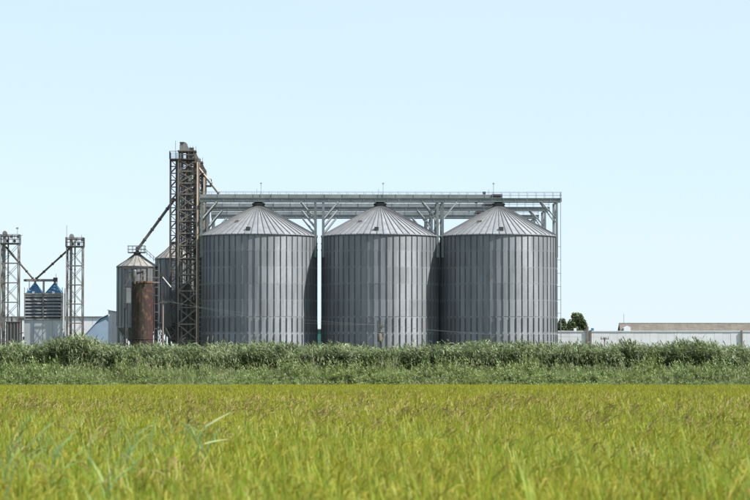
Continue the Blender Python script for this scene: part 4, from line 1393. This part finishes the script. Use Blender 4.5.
field_reed(205, 427, 31, LV, 'blue-green reed with two pale blades pointing sideways, standing in the rice')
field_reed(14, 387, 105, [(1.0, .4, .3, .4, .06, .4, 1), (.85, 2.9, .5, .4, .06, .8, 1), (.7, .1, .7, .4, .06, .6, 1)], 'pale yellow-green reed standing alone out in the far rice')
for k, (px_, py_) in enumerate(((118, 436), (126, 450), (108, 468), (40, 436), (30, 446), (52, 458), (8, 452), (160, 438), (172, 434), (186, 432), (104, 482), (18, 440), (62, 446), (134, 440), (150, 452), (88, 444), (5, 470), (196, 440))):
    d_ = .62 * F / (py_ - HOR)
    random.seed(900 + k)
    lv = []
    for q in range(random.randint(5, 8)):
        az = U(-.3, .7) if random.random() < .7 else U(2.5, 3.6)
        lv.append((1.0 - .07 * q, az, U(.05, .7), U(.24, .40), U(.018, .030), U(.1, .9), 0))
    field_reed(px_, py_, d_, lv, 'slim blue-green reed with slanting narrow blades among the rice')

# ------------------------------------------------------------------ trees behind the warehouse
def tree(px, d, py_top, wpx, label, seed, nleaf):
    random.seed(seed)
    lrng = np.random.default_rng(seed)
    t = thing('broadleaf_tree', label, 'tree', (X(px, d), d, GZ), 0.0, 'dark trees behind the warehouse')
    H = Z(py_top, d) - GZ
    rw_ = wpx / 2 / F * d
    v, f = lathe([(.42, 0), (.3, H * .25), (.2, H * .5), (.06, H * .9)], 10)
    put('trunk', mesh_of('trunk', v, f, 'timber', True), t)
    clumps = []
    for k in range(80):
        u = random.random() ** .9
        z = H * (.52 + .44 * u)
        prof_ = math.sin(PI * min(1, .30 + .66 * u)) ** .7
        a = U(0, 2 * PI); r = rw_ * prof_ * U(.15, 1.0) * (.86 + .14 * math.sin(a * 2 + seed + 5 * u))
        c = (r * math.cos(a), r * math.sin(a), z + U(-.4, .4))
        clumps.append((c, U(.4, 1.25) * rw_ * .28))
        if k % 8 == 0:
            bar('limb', t, (0, 0, z * .6), c, .12, 'timber')
    V, Fc = [], []
    for c, cr in clumps:
        for q in range(nleaf // 80):
            dv = lrng.normal(0, 1, 3); dv /= np.linalg.norm(dv)
            p = np.array(c) + dv * cr * lrng.random() ** .4
            a1 = lrng.normal(0, 1, 3); a1 /= np.linalg.norm(a1)
            a2 = np.cross(a1, lrng.normal(0, 1, 3)); a2 /= np.linalg.norm(a2)
            s_ = U(.16, .34)
            b = len(V)
            V += [tuple(p - a1 * s_), tuple(p + a2 * s_ * .5), tuple(p + a1 * s_), tuple(p - a2 * s_ * .5)]
            Fc.append((b, b + 1, b + 2, b + 3))
    put('crown', mesh_of('crown', V, Fc, 'tree_leaf'), t)
tree(576.8, 650, 312.8, 25, 'dark round-crowned tree standing tallest above the white wall', 3, 14000)
tree(561.5, 655, 319.0, 20, 'smaller dark tree between the end silo and the round-crowned tree', 5, 6500)
tree(584.5, 652, 322.0, 9, 'low dark bushy tree top right beside the wall posts', 8, 2500)
